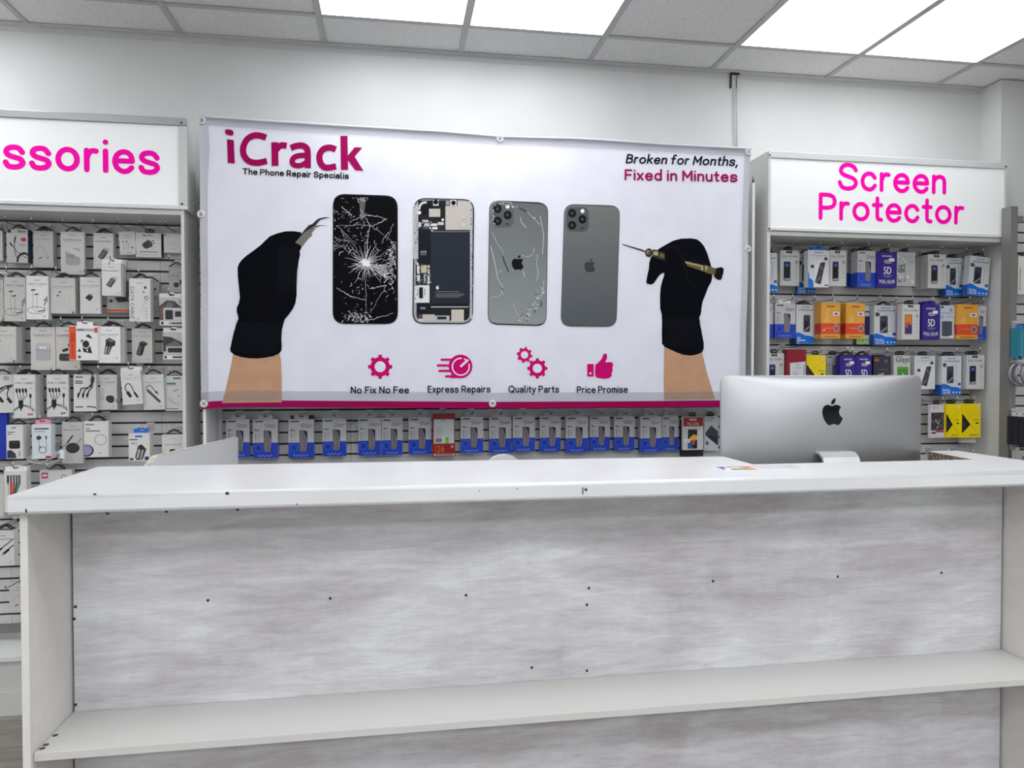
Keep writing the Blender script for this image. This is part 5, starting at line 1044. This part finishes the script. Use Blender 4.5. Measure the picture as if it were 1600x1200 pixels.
@design('yellow')
def _(p, d):
    p.body = YEL; p.poly([(0, .3), (.08, .33), (.46, .62), (.04, .86), (0, .86)] if d['z'] < 1.4 else [(0, .4), (.3, .66), (.62, 1), (0, 1)], BK); p.s([(.3, .46), (.95, .18)], .012, mat((170, 150, 0), .4)); p.s([(.46, .62), (.95, .92)], .012, mat((170, 150, 0), .4)); p.disc(.84, .07, .1, .045, mat((236, 196, 180), .4)); p.rect(.6, .47, .9, .49, mat((120, 106, 0), .4)); p.rect(.74, .56, .9, .6, BK)
    for k in range(4): p.k = 5; p.rect(.42+.13*k, .91, .48+.13*k, .955, mat((110, 100, 0), .4))
    if d['z'] < 1.4: p.k = 5; p.poly([(.08, .5), (.24, .62), (.14, .72), (.08, .7)], DG)
@design('violet')
def _(p, d): p.body = mat((52, 44, 62), .3); p.side = BK; p.rect(.05, .08, .3, .17, mat((150, 100, 50), .4)); p.disc(.7, .16, .1, .06, mat((96, 88, 110), .4)); p.poly([(.25, .55), (.6, .5), (.55, .9), (.2, .95)], mat((150, 140, 160), .4)); p.rect(.3, .4, .8, .42, MG)
@design('glassgreen')
def _(p, d): p.body = mat((196, 200, 198), .3); p.text('Glass', .1, .2, .95, .16, BK, .01, slant=.15); p.rect(.5, .235, .86, .25, MG); p.rrect(.2, .34, .9, .9, .06, .04, mat((100, 160, 60), .4)); p.rrect(.28, .4, .84, .86, .05, .03, mat((70, 140, 50), .4)); p.poly([(.5, .5), (.66, .58), (.5, .64)], LG_)
@design('photobox')
def _(p, d):
    p.body = mat((210, 206, 210), .35); p.rect(.15, .05, .6, .14, mat((190, 180, 200), .4)); r = random.Random(11)
    p.rect(.04, .24, .98, .78, mat((60, 52, 60), .4))
    for k in range(26): p.k = 4; x, y = r.uniform(.06, .8), r.uniform(.26, .7); p.poly([(x, y), (x+r.uniform(.05, .2), y+r.uniform(-.04, .06)), (x+r.uniform(-.03, .12), y+r.uniform(.03, .1))], mat(r.choice(((24, 22, 28), (150, 130, 146), (110, 96, 112), (40, 36, 44), (190, 176, 186))), .4))
    p.k = 5; p.rect(.4, .76, .98, .84, mat((160, 60, 90), .4)); p.rect(.08, .82, .4, .88, TXT); icons(p, .94, 5, .12, .9, False)
@design('redprice')
def _(p, d): p.body = mat((150, 12, 26), .35); p.rect(.05, .13, .96, .7, mat((200, 206, 208), .3)); p.rect(.36, .16, .6, .175, TXL); p.rrect(.12, .32, .44, .67, .03, .02, mat((186, 192, 194), .3)); p.rect(.12, .58, .4, .67, mat((120, 124, 126), .3)); p.rect(.56, .55, .72, .7, GRN); p.rect(.6, .58, .68, .6, mat((60, 110, 20), .4)); p.text('26', .2, .9, .52, .15, mat((206, 130, 60), .35), 0); p.rect(.12, .75, .14, .9, mat((206, 130, 60), .35)); p.rect(.82, .75, .92, .8, mat((210, 160, 150), .4)); p.rect(.05, .94, .96, .985, mat((216, 200, 200), .4)); p.rect(.12, .95, .9, .975, mat((130, 60, 66), .4))
@design('fulldose')
def _(p, d): p.body = mat((206, 206, 208), .35); p.rect(.02, .02, .98, .29, mat((150, 14, 24), .35)); p.rrect(.3, .06, .68, .12, .05, .025, mat((210, 170, 170), .4)); p.text('FULL DOSE', .22, .26, .78, .09, mat((224, 190, 180), .35), .01); p.rect(.24, .38, .7, .96, BK); p.poly([(.26, .68), (.5, .54), (.7, .56), (.7, .7), (.5, .74)], mat((226, 180, 50), .35)); p.poly([(.4, .72), (.6, .68), (.58, .82), (.5, .86)], mat((206, 60, 96), .35)); p.poly([(.26, .8), (.4, .78), (.5, .96), (.26, .96)], mat((40, 96, 160), .35)); p.rect(.08, .68, .36, .78, W2); p.rect(.14, .72, .3, .74, TXL); [p.disc(.12, .36+.08*k, .04, .02, TXL) for k in range(4)]
@design('diagphone')
def _(p, d): p.body = mat((208, 210, 213), .35); p.rect(.4, .04, .72, .06, TXT); p.rect(.2, .13, .7, .15, TXL2); p.poly([(.1, .48), (.5, .26), (1, .44), (1, .86), (.12, .56)], mat((60, 76, 84), .35)); p.poly([(.3, .6), (.5, .52), (.7, .58), (1, .64), (1, .84)], mat((28, 42, 74), .35)); p.s([(.1, .5), (.16, .56), (1, .86)], .03, BK); p.disc(.22, .78, .11, .065, MG); icons(p, .93, 4, .15, .8, False)

CLEAR = mat((200, 202, 204), .25, name='clear_hanger')
TABM = {'white': W2, 'blue': SKY, 'pink': mat((226, 150, 170), .4), 'purple': PUR, 'clear': CLEAR}
def frame_strip(s, pts, wd, y0, y1, m):
    """flat hanger frame: outline strokes given thickness"""
    for a, b in zip(pts, pts[1:]):
        d = Vector((b[0]-a[0], b[1]-a[1])); n = Vector((-d.y, d.x)).normalized()*wd/2; e = d.normalized()*wd*.3
        s.prism([(a[0]+n.x-e.x, a[1]+n.y-e.y), (a[0]-n.x-e.x, a[1]-n.y-e.y), (b[0]-n.x+e.x, b[1]-n.y+e.y), (b[0]+n.x+e.x, b[1]+n.y+e.y)], y0, y1, m)
def hang_tab(kind, t, wd, parent):
    y0, y1 = t/2-.0008, t/2+.0008; s = MB()
    if kind == 'tri': frame_strip(s, [(-.030, .002), (-.004, .019), (.004, .019), (.030, .002)], .0056, y0, y1, BLACK); frame_strip(s, [(-.03, .0012), (.03, .0012)], .002, y0, y1, BLACK)
    elif kind == 'black': s.box(-.017, -.012, y0, y1, 0, .017, BLACK); s.box(.012, .017, y0, y1, 0, .017, BLACK); s.box(-.012, .012, y0, y1, .0145, .02, BLACK); s.box(-.012, .012, y0, y1, 0, .0085, BLACK)
    elif kind in ('header',): s.prism([(-wd/2, 0), (-.010, 0), (-.010, .017), (-wd/2, .017)], y0, y1, W2); s.prism([(.010, 0), (wd/2, 0), (wd/2, .017), (.010, .017)], y0, y1, W2); s.box(-.010, .010, y0, y1, .0145, .0215, W2); s.box(-.010, .010, y0, y1, 0, .008, W2)
    else:
        m = TABM[kind]; q = min(.03, wd*.36); s.box(-q, -.010, y0, y1, 0, .017, m); s.box(.010, q, y0, y1, 0, .017, m); s.box(-.010, .010, y0, y1, .0145, .02, m); s.box(-.010, .010, y0, y1, 0, .0085, m)
    return s.build('hang_tab', parent)
SHARE = {}
def make_pack(d):
    wd, h, t = d['w'], d['h'], d['t']; s = MB(); s.flat = True
    cl = lambda q: min(.996, max(.004, q))
    pr = Print(s, lambda u, v, y: ((cl(u)-.5)*wd, -y, -cl(v)*h)); pr.asp = wd/h
    pr.s = lambda path, q, m, smooth=False: pr.stroke(path, q, m, asp=h/wd, smooth=smooth)
    pr.body = W_; pr.side = None; pr.band = None
    DESIGN[d['kind']](pr, d)
    x = wd/2; V = [(-x, 0, 0), (x, 0, 0), (x, 0, -h), (-x, 0, -h), (-x, t, 0), (x, t, 0), (x, t, -h), (-x, t, -h)]
    s.add(V, [(3, 2, 1, 0), (4, 5, 6, 7), (0, 1, 5, 4), (2, 3, 7, 6)], pr.body); s.add(V, [(1, 2, 6, 5), (0, 4, 7, 3)], pr.side or pr.body)
    if pr.band:
        a, b, m = pr.band
        for sx in (x+.0002, -x-.0002): s.add([(sx, 0, -a*h), (sx, t, -a*h), (sx, t, -b*h), (sx, 0, -b*h)], [(0, 1, 2, 3)], m)
        if b == 1: s.add([(-x, 0, -h-.0002), (x, 0, -h-.0002), (x, t, -h-.0002), (-x, t, -h-.0002)], [(0, 1, 2, 3)], m)
    return s
def lift(name, o): return o
KINDN = {'glassbox': 'glass_protector_box', 'fullcover': 'glass_protector_box', 'fullglue': 'glass_protector_box', 'fived': 'glass_protector_box', 'goldred': 'glass_protector_box', 'sdcard': 'memory_card_pack', 'sdcard2': 'memory_card_pack', 'earbuds': 'earphone_box', 'earbudsblk': 'earphone_box', 'airpods': 'earphone_box', 'wired': 'earphone_box', 'heavybass': 'earphone_box', 'neckband': 'earphone_box', 'metal': 'earphone_box',
         'cables3': 'cable_box', 'cables3b': 'cable_box', 'cables4': 'cable_box', 'datacable': 'cable_box', 'colored': 'cable_box', 'cable': 'cable_box', 'auxcable': 'cable_box', 'magnetic': 'cable_box', 'magcable': 'cable_box', 'otg': 'cable_box', 'blue': 'pouch'}
GRP = {'left': 'accessory boxes hanging on the left display unit', 'right': 'screen protector boxes hanging on the right display unit', 'centre': 'glass protector boxes hanging in a row below the banner'}
ORD = ['second', 'third', 'fourth', 'fifth', 'sixth']
def hook(x, z, tip, label, yb=-.02):
    r = empty('display_hook', (x, yb, z), label, 'hook', 'wire hooks on the slatwalls')
    s = MB(); s.box(-.014, .014, -.004, -.0004, -.016, .0165, PLATE); s.box(-.015, .015, -.007, -.0004, .0165, .0205, LIP); s.build('back_plate', r)
    L = tip-yb; s = MB(); s.tube([(0, -.004, 0), (0, L*.5, -.0006), (0, L+.006, 0), (0, L+.001, .004), (0, L, .012)], .0016, WIRE, 8); s.build('prong', r)
    s = MB(); s.tube([(0, L, .0125), (0, L, .024)], .0019, TIP, 8); s.build('tip', r)
    return r
used = []
for d in PACKS:
    cat = 'memory card' if 'sdcard' in d['kind'] else 'pouch' if d['kind'] == 'blue' else 'box'
    nm = KINDN.get(d['kind'], 'accessory_box' if d['unit'] == 'left' else 'glass_protector_box')
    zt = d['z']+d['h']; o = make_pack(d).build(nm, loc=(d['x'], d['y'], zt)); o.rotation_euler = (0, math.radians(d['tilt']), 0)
    tag(o, d['label'], cat, GRP[d['unit']])
    tb = hang_tab(d['tab'], d['t'], d['w'], o) if d['tab'] != 'none' else None
    rr = random.Random(d['label'])
    for k in range(d['n']):
        c = o.copy(); COL.objects.link(c); c.location = (d['x']+rr.uniform(-.0015, .0015), d['y']+(k+1)*(d['t']+.001), zt-(k+1)*.0002)
        c['label'] = '%s box back on the hook behind the %s' % (ORD[k], d['short'])
        if tb: e = tb.copy(); COL.objects.link(e); e.parent = c
    if d['hook']:
        tip = min(d['y']-.012, -.165 if d['unit'] != 'centre' else -.10)
        hook(d['x'], zt+.0128, tip, 'wire hook with upturned tip holding the ' + d['short'])

hook(-1.116, 1.227, -.16, 'empty wire hook on a grey plate below the slim hub box')
hook(-1.54, .742, -.2, 'empty long wire hook near the lowest box at left edge')
# tangled clear cable under the pink hanger box
s = MB(); r = random.Random(4); P = []; CZ = 1.005
for k in range(46): t = k*.55; P.append((-1.40+.07*math.cos(t)*(1-.01*k)+.015*math.sin(t*.37), -.13+.02*math.sin(t*.7), CZ+.02*math.sin(t*1.05)+.008*math.cos(2*t)))
s.tube(P, .0022, mat((222, 224, 226), .15, name='clear_cable'), 6)
root = tag(s.build('coiled_cable'), 'tangled clear cable hanging between the pink hanger box and the pale label box', 'cable')
s = MB(); s.box(-1.335, -1.318, -.15, -.14, 1.0, 1.035, mat((230, 231, 232), .2)); s.build('connector', root)
hook(-1.40, 1.040, -.165, 'wire hook holding the tangled clear cable')

# far right stock
def simple_pack(x, z, w, h, y, t, m, label, tab='none', side=None, rows=None):
    s = MB(); s.flat = True; V = [(-w/2, 0, 0), (w/2, 0, 0), (w/2, 0, -h), (-w/2, 0, -h), (-w/2, t, 0), (w/2, t, 0), (w/2, t, -h), (-w/2, t, -h)]
    s.add(V, [(3, 2, 1, 0), (4, 5, 6, 7), (0, 1, 5, 4), (2, 3, 7, 6), (1, 2, 6, 5), (0, 4, 7, 3)], m)
    pr = Print(s, lambda u, v, q: ((u-.5)*w, -q, -v*h))
    for x0, y0, x1, y1, c in rows or (): pr.rect(x0, y0, x1, y1, c)
    o = s.build('accessory_box', loc=(x, y, z)); tag(o, label, 'box', 'stock on the far right unit')
    if tab != 'none': hang_tab(tab, t, w, o)
    return o
UP = -.3055
def stack(x, z, w, h, y, t, m, n, label, tab, rows, back, tip):
    for k in range(n):
        o = simple_pack(x, z, w, h, y+k*(t+.003), t, m, label % (('front', 'middle', 'rear')[k] if n == 3 else ('front', 'rear')[k]) if n > 1 else label, tab, rows=rows)
    return hook(x, z+.0128, tip, 'wire hook holding the ' + back, UP if x < 2.9 else -.21)
stack(2.945, 1.8935, .085, .18, -.30, .025, W_, 2, '%s white box of two at the top of the far right unit', 'black', ((.1, .3, .16, .9, TXL), (.4, .3, .46, .9, TXL)), 'white boxes of the far right unit', -.33)
stack(2.882, 1.5524, .058, .142, -.36, .045, mat((40, 130, 150), .3), 1, 'teal wrapped case on the far right unit', 'blue', ((.3, .1, .34, .95, mat((110, 190, 205), .2)), (.6, .3, .63, .7, mat((120, 200, 214), .2)), (0, .93, .3, 1, BLACK)), 'teal case of the far right unit', -.38)
for k in range(3):
    o = empty('watch_strap', (2.877, -.335-.035*k, 1.337), 'silver grey looped watch strap, %s of three on the far right hook' % ('rearmost', 'middle', 'frontmost')[k], 'watch strap', 'looped straps on the far right unit')
    s = MB(); n = 28; V = []; F = []
    for q in range(n):
        a, b = math.cos(2*PI*q/n), math.sin(2*PI*q/n)
        for dy in (-.009, .009): V += [(.05*a, dy, .054*b), (.046*a, dy, .05*b)]
    for q in range(n):
        a = q*4; b = ((q+1) % n)*4; F += [(a, a+2, b+2, b), (a+1, b+1, b+3, a+3), (a, b, b+1, a+1), (a+2, a+3, b+3, b+2)]
    s.add(V, F, mat((150, 150, 158), .35, metal=.3), True); s.build('band', o)
    s = MB(); s.tube([(.0, 0, .0545), (.006, 0, .062), (.005, 0, .07), (0, 0, .0735), (-.006, 0, .07)], .0026, TIP, 8); s.build('clip', o)
hook(2.877, 1.4075, -.43, 'wire hook carrying the looped watch straps', UP)
stack(2.884, 1.1406, .085, .132, -.41, .03, mat((22, 24, 40), .4), 3, '%s navy box of three on the far right unit', 'white', ((.3, .15, .6, .5, mat((70, 74, 96), .4)), (.35, .6, .5, .9, mat((60, 64, 84), .4))), 'navy boxes of the far right unit', -.43)
stack(2.88, .985, .09, .14, -.38, .03, mat((170, 168, 164), .4), 1, 'grey box lowest on the far right unit', 'black', ((.3, .2, .8, .9, DG), (.36, .26, .74, .84, LG_)), 'lowest box of the far right unit', -.42)

# ------------------------------------------------------------------ cable stub at the ceiling
root = empty('wall_cable', (1.60, -.002, 2.77), 'thin white cable running down the wall from a black bracket at the ceiling', 'cable')
s = MB(); s.box(-.006, .040, -.014, -.001, .006, .012, BLACK); s.box(-.006, .0, -.012, -.001, -.06, .006, BLACK); s.tube([(.03, -.012, .005), (.022, -.012, -.02), (.024, -.012, -.06)], .002, BLACK, 6); s.build('bracket', root)
s = MB(); s.tube([(.012, -.006, -.06), (.016, -.006, -.2), (.022, -.006, -.45)], .0025, mat((198, 200, 200), .5), 8); s.tube([(.028, -.006, -.06), (.032, -.006, -.2), (.035, -.006, -.45)], .0028, mat((214, 216, 216), .5), 8); s.build('wire', root)

# ------------------------------------------------------------------ counter
CT = 1.11; SLABT = .04
ct = empty('shop_counter', (.47, -1.55, 0), 'white shop counter with streaky grey painted front and low front shelf', 'counter')
def cp(o): o.parent = ct; o.matrix_parent_inverse = Matrix.Translation((-.47, 1.55, 0)); return o
def cbox(name, b, m, bevel=0): return cp(bx(name, b, m, None, bevel))
SIDEP = noisy('side_panel_melamine', (222, 220, 215), (227, 225, 220), nscale=30, rough=.5)
cbox('end_panel', (-.748, -.733, -1.745, -1.37, 0, CT-SLABT), SIDEP, .001)
cbox('end_panel', (1.683, 1.698, -1.745, -1.37, 0, CT-SLABT), SIDEP, .001)
s = MB(); s.box(-.7275, 1.6765, -1.55, -1.534, .5745, CT-SLABT-.0005, STREAK); fp = cp(s.build('front_panel'))
fp['label'] = 'grey front panel with visible brush streaks'
s = MB(); s.box(-.7275, 1.6765, -1.552, -1.534, .01, .5565, STREAK); cp(s.build('lower_panel'))
cbox('back_frame', (-.7325, 1.6825, -1.533, -1.522, .01, CT-SLABT-.001), mat((60, 58, 56), .7))
SHELF = mat((208, 208, 204), .4, name='shelf_melamine')
sh = cbox('front_shelf', (-.7315, 1.6815, -1.735, -1.5335, .557, .574), SHELF, .001)
for x, y in ((-.7285, -1.66), (-.7295, -1.70), (-.730, -1.715)):
    s = MB(); s.lathe([(0, .5742), (.006, .5744), (.0062, .5739)], mat((84, 76, 70), .8), (x+.006, y, 0), 'z', 8); o = s.build('chip'); o.parent = sh
SCR = mat((62, 62, 64), .45, metal=.5)
for X, Z in SCREWS:
    s = MB(); s.lathe([(0, -.0012), (.002, -.0014), (.0034, -.0006), (.0036, .0002)], SCR, (X, -1.5504, Z), 'y', 10); s.lathe([(0, -.0016), (.0018, -.0015), (.002, -.001)], BLACK, (X, -1.5504, Z), 'y', 6); cp(s.build('screw'))
# worktop
wt = empty('worktop', (.47, -1.6, CT-SLABT), 'white laminate worktop with rounded front edge on the counter', 'worktop')
OUT = [(-.757, -1.772), (1.706, -1.772), (1.706, -1.345), (1.608, -1.345), (1.585, -1.55), (.93, -1.55), (.93, -1.375), (-.757, -1.332)]
bm = bmesh.new(); bot_ = [bm.verts.new((x, y, CT-SLABT)) for x, y in OUT]; f0 = bm.faces.new(bot_)
ex = bmesh.ops.extrude_face_region(bm, geom=[f0]); tv = [e for e in ex['geom'] if isinstance(e, bmesh.types.BMVert)]
bmesh.ops.translate(bm, verts=tv, vec=(0, 0, SLABT)); bmesh.ops.recalc_face_normals(bm, faces=bm.faces[:])
edges = [e for e in bm.edges if all(v.co.y < -1.77 for v in e.verts) and abs(e.verts[0].co.z-e.verts[1].co.z) < .001]
bmesh.ops.bevel(bm, geom=edges, offset=.008, segments=5, affect='EDGES', profile=.5)
edges = [e for e in bm.edges if all(v.co.x < -.756 for v in e.verts) and abs(e.verts[0].co.z-e.verts[1].co.z) < .001 and e.calc_length() > .1]
bmesh.ops.bevel(bm, geom=edges, offset=.004, segments=3, affect='EDGES', profile=.5)
me = bpy.data.meshes.new('slab'); bm.to_mesh(me); bm.free(); me.materials.append(TOPW)
for p in me.polygons: p.use_smooth = .02 < abs(p.normal.z) < .995
o = bpy.data.objects.new('slab', me); COL.objects.link(o)
def wp(o): o.parent = wt; o.matrix_parent_inverse = Matrix.Translation((-.47, 1.6, -CT+SLABT)); return o
wp(o)
for nme, pts in (('raw_edge', [(1.6072, -1.346), (1.5848, -1.5485), (1.5838, -1.5485), (1.6062, -1.346)]), ('raw_edge', [(1.584, -1.5485), (.931, -1.5485), (.931, -1.549), (1.584, -1.549)])):
    s = MB(); n = 4; V = [(x, y, CT-SLABT+.001) for x, y in pts]+[(x, y, CT-.001) for x, y in pts]
    s.add(V, [(0, 1, 2, 3), (7, 6, 5, 4), (0, 4, 5, 1), (1, 5, 6, 2), (2, 6, 7, 3), (3, 7, 4, 0)], CHIP); o = wp(s.build(nme)); o['label'] = 'bare brown chipboard edge'
CHP = mat((46, 42, 40), .8)
for X, Z, rx, rz in CHIPS:
    s = MB(); n = 9; rr = random.Random(int(X*1000)); P = [(X+rx*math.cos(2*PI*k/n)*rr.uniform(.6, 1.2), Z+rz*math.sin(2*PI*k/n)*rr.uniform(.6, 1.2)) for k in range(n)]
    s.prism(P, -1.7724, -1.7716, CHP); wp(s.build('chip'))
s = MB(); s.box(.408, .424, -1.7726, -1.7719, CT-.032, CT-.008, mat((216, 217, 214), .3)); s.lathe([(0, -.0009), (.0032, -.0008), (.0033, 0)], BLACK, (.4195, -1.7724, CT-.018), 'y', 12); s.box(.411, .4135, -1.773, -1.7726, CT-.028, CT-.013, DG); wp(s.build('sticker'))

# things lying on the worktop
s = MB(); s.box(0, .085, 0, .055, 0, .0008, mat((236, 236, 236), .25)); s.flat = True
pr = Print(s, lambda u, v, q: (u*.085, v*.055, .0008+q))
GB = mat((66, 110, 226), .6, spec=.15); GR_ = mat((40, 150, 80), .6, spec=.15); GRD = mat((214, 60, 56), .6, spec=.15); GY = mat((236, 150, 50), .6, spec=.15)
pr.poly([(0, .1), (.06, .1), (.2, 1), (0, 1)], GB); pr.poly([(.1, .95), (1, 1), (.95, .6), (.6, .72), (.3, .7)], GRD); pr.poly([(.2, 0), (.8, 0), (.72, .35), (.3, .3)], GR_); pr.poly([(.8, 0), (1, 0), (1, .62), (.74, .38)], GY); pr.poly([(.3, .3), (.72, .35), (.6, .72), (.3, .7)], W2)
o = tag(s.build('review_card', loc=(.8056, -1.648, CT+.0003)), 'small glossy card with blue, red, green and orange corners on the worktop', 'card'); o.rotation_euler = (0, 0, math.radians(-4))
s = MB(); s.box(0, .115, 0, .06, 0, .0004, mat((228, 229, 231), .15)); s.flat = True
o = tag(s.build('paper_label', loc=(.905, -1.632, CT+.0003)), 'white shiny paper label lying beside the coloured card', 'paper'); o.rotation_euler = (0, 0, math.radians(-3))

# ------------------------------------------------------------------ computer on a desk behind the counter
dk = empty('desk', (1.1, -1.15, 0), 'white desk behind the counter carrying the computer', 'desk')
DT = .824
for nme, b in (('desk_top', (.35, 1.60, -1.515, -.95, DT-.025, DT)), ('side_panel', (.35, .37, -1.50, -.97, 0, DT-.0255)), ('side_panel', (1.58, 1.60, -1.50, -.97, 0, DT-.0255)), ('back_panel', (.3705, 1.5795, -1.51, -1.495, .2, DT-.0255))):
    o = bx(nme, b, PANELW); o.parent = dk; o.matrix_parent_inverse = Matrix.Translation((-1.1, 1.15, 0))
AL2 = mat((178, 180, 182), .45, metal=1.0, name='anodised_aluminium')
CW, CH, CD = .65, .45, .054
mac = empty('desktop_computer', (1.262, -1.335, DT), 'silver all-in-one desktop computer seen from behind on the desk', 'computer')
ZB = 1.342-DT-CH       # foot of the casing above the desk
def back(x, z):
    u, v = abs(x)/(CW/2), abs(z)/(CH/2)
    return -.004-CD*max(0, 1-u**2.6)**.75*max(0, 1-v**2.6)**.75
N1, N2 = 64, 48; V = []; F = []
rc = .024
def rr_pt(u, v):
    x, z = u*CW/2, v*CH/2; ax, az = abs(x), abs(z)
    ix, iz = CW/2-rc, CH/2-rc
    if ax > ix and az > iz:
        d = math.hypot(ax-ix, az-iz); q = max(ax-ix, az-iz)/d if d else 1
        ax, az = ix+(ax-ix)*q, iz+(az-iz)*q
    return math.copysign(ax, x), math.copysign(az, z)
ease = lambda t: math.sin(t*PI/2)
for j in range(N2+1):
    for i in range(N1+1):
        x, z = rr_pt(ease(-1+2*i/N1), ease(-1+2*j/N2)); V.append((x, back(x, z), z+ZB+CH/2))
F = [(j*(N1+1)+i, (j+1)*(N1+1)+i, (j+1)*(N1+1)+i+1, j*(N1+1)+i+1) for j in range(N2) for i in range(N1)]
n = len(V); rim = [i for i in range(N1)]+[N1+(N1+1)*j for j in range(N2)]+[(N1+1)*N2+N1-i for i in range(N1)]+[(N1+1)*(N2-j) for j in range(N2)]
V += [(V[k][0], .0, V[k][2]) for k in rim]; F += [(rim[k], rim[(k+1) % len(rim)], n+(k+1) % len(rim), n+k) for k in range(len(rim))]
s = MB(); s.add(V, F, AL2, True); o = s.build('casing', mac)
s = MB(); s.box(-CW/2+.012, CW/2-.012, .0005, .004, ZB+.075, ZB+CH-.012, BLACK); s.build('screen', mac); s = MB(); s.box(-CW/2+.012, CW/2-.012, .0005, .004, ZB+.012, ZB+.0745, AL2); s.build('chin', mac)
s = MB(); s.flat = True; lz = ZB+CH/2; LM = mat((6, 6, 7), .06, name='gloss_black_emblem')
for P in EMBLEM:
    pts = [((px-12)/24*.078, -(py-12)/24*.078+(1.236-DT)) for px, py in P]; tri = tessellate_polygon([[Vector((a, b, 0)) for a, b in pts]])
    s.add([(a, back(a, b-lz)-.0007, b) for a, b in pts], [tuple(t) for t in tri], LM)
s.build('emblem', mac)
st = MB(); prof = [(-.046, 1.116-DT), (-.062, 1.121-DT), (-.08, 1.119-DT), (-.095, 1.108-DT), (-.104, 1.09-DT), (-.11, 1.06-DT), (-.115, .99-DT), (-.12, .88-DT), (-.125, .845-DT), (-.12, .832-DT)]
V = []; 
for y, z in prof: V += [(-.0565, y, z), (.0565, y, z)]
for y, z in prof: V += [(-.0565, y+.006, z-.005), (.0565, y+.006, z-.005)]
m_ = len(prof)*2; F = []
for k in range(len(prof)-1): a = 2*k; F += [(a, a+2, a+3, a+1), (m_+a, m_+a+1, m_+a+3, m_+a+2), (a, m_+a, m_+a+2, a+2), (a+1, a+3, m_+a+3, m_+a+1)]
F += [(0, 1, m_+1, m_), (m_-2, 2*m_-2, 2*m_-1, m_-1)]
st.add(V, F, mat((214, 217, 218), .4, metal=.5, name='stand_aluminium')); st.build('stand_arm', mac)
s = MB(); s.box(-.0900, .09, -.13, .07, .0005, .0065, AL2); s.build('stand_foot', mac, .002)

# partition panel at left behind the counter
pt = empty('partition_panel', (-.63, -.7, 0), 'white partition panel with bare chipped top edge behind the counter at left', 'panel')
s = MB(); XA, XB = -.646, -.63
def slab(ys, zt, y2, zt2, m, zl=0):
    s.add([(XA, ys, zl), (XB, ys, zl), (XB, y2, zl), (XA, y2, zl), (XA, ys, zt), (XB, ys, zt), (XB, y2, zt2), (XA, y2, zt2)], [(0, 1, 2, 3), (7, 6, 5, 4), (0, 4, 5, 1), (1, 5, 6, 2), (2, 6, 7, 3), (3, 7, 4, 0)], m)
PW = mat((238, 239, 238), .45); slab(-.235, 1.083, -1.262, 1.1265, PW); slab(-1.2635, 1.1255, -1.331, 1.104, PW)
o = s.build('board'); o.parent = pt; o.matrix_parent_inverse = Matrix.Translation((.63, .7, 0))
s = MB(); XA, XB = -.6462, -.6298
slab(-.235, 1.0845, -1.262, 1.128, CHIP, 0) if False else None
for a, za, b, zb in ((-.2345, 1.0835, -1.262, 1.127), (-1.2635, 1.126, -1.331, 1.1045)):
    s.add([(XA, a, za), (XB, a, za), (XB, b, zb), (XA, b, zb), (XA, a, za+.0009), (XB, a, za+.0009), (XB, b, zb+.0009), (XA, b, zb+.0009)], [(0, 1, 2, 3), (7, 6, 5, 4), (0, 4, 5, 1), (1, 5, 6, 2), (2, 6, 7, 3), (3, 7, 4, 0)], noisy('chipped_edge', (150, 136, 118), (222, 218, 210), nscale=90, rough=.9))
o = s.build('raw_edge'); o.parent = pt; o.matrix_parent_inverse = Matrix.Translation((.63, .7, 0)); o['label'] = 'bare chipped brown top edge'

# white rounded stool back peeking over the worktop
bs = empty('bar_stool', (.376, -.72, 0), 'white bar stool whose rounded back just shows above the worktop', 'stool')
s = MB(); V = []; F = []; n = 24
for k in range(n+1):
    t = PI*k/n; x = .07*math.cos(t); z = .98+.082*math.sin(t)**.8
    V += [(x, -.10-.0, z), (x, -.08, z)]
    V += [(x*1.6, -.10, .74), (x*1.6, -.08, .74)]
for k in range(n):
    a = 4*k; b = a+4; F += [(a, b, b+1, a+1), (a+2, a+3, b+3, b+2), (a, a+2, b+2, b), (a+1, b+1, b+3, a+3)]
F += [(0, 1, 3, 2), (4*n, 4*n+2, 4*n+3, 4*n+1)]
s.add(V, F, WHITE); s.build('backrest', bs)
s = MB(); s.lathe([(0, .70), (.19, .70), (.2, .715), (.19, .739), (0, .739)], WHITE); s.build('seat', bs)
s = MB(); s.lathe([(.03, .03), (.03, .6995)], CHROME); s.build('column', bs); s = MB(); s.lathe([(0, .0005), (.2, .0005), (.2, .012), (.03, .029), (0, .029)], CHROME); s.build('base', bs)
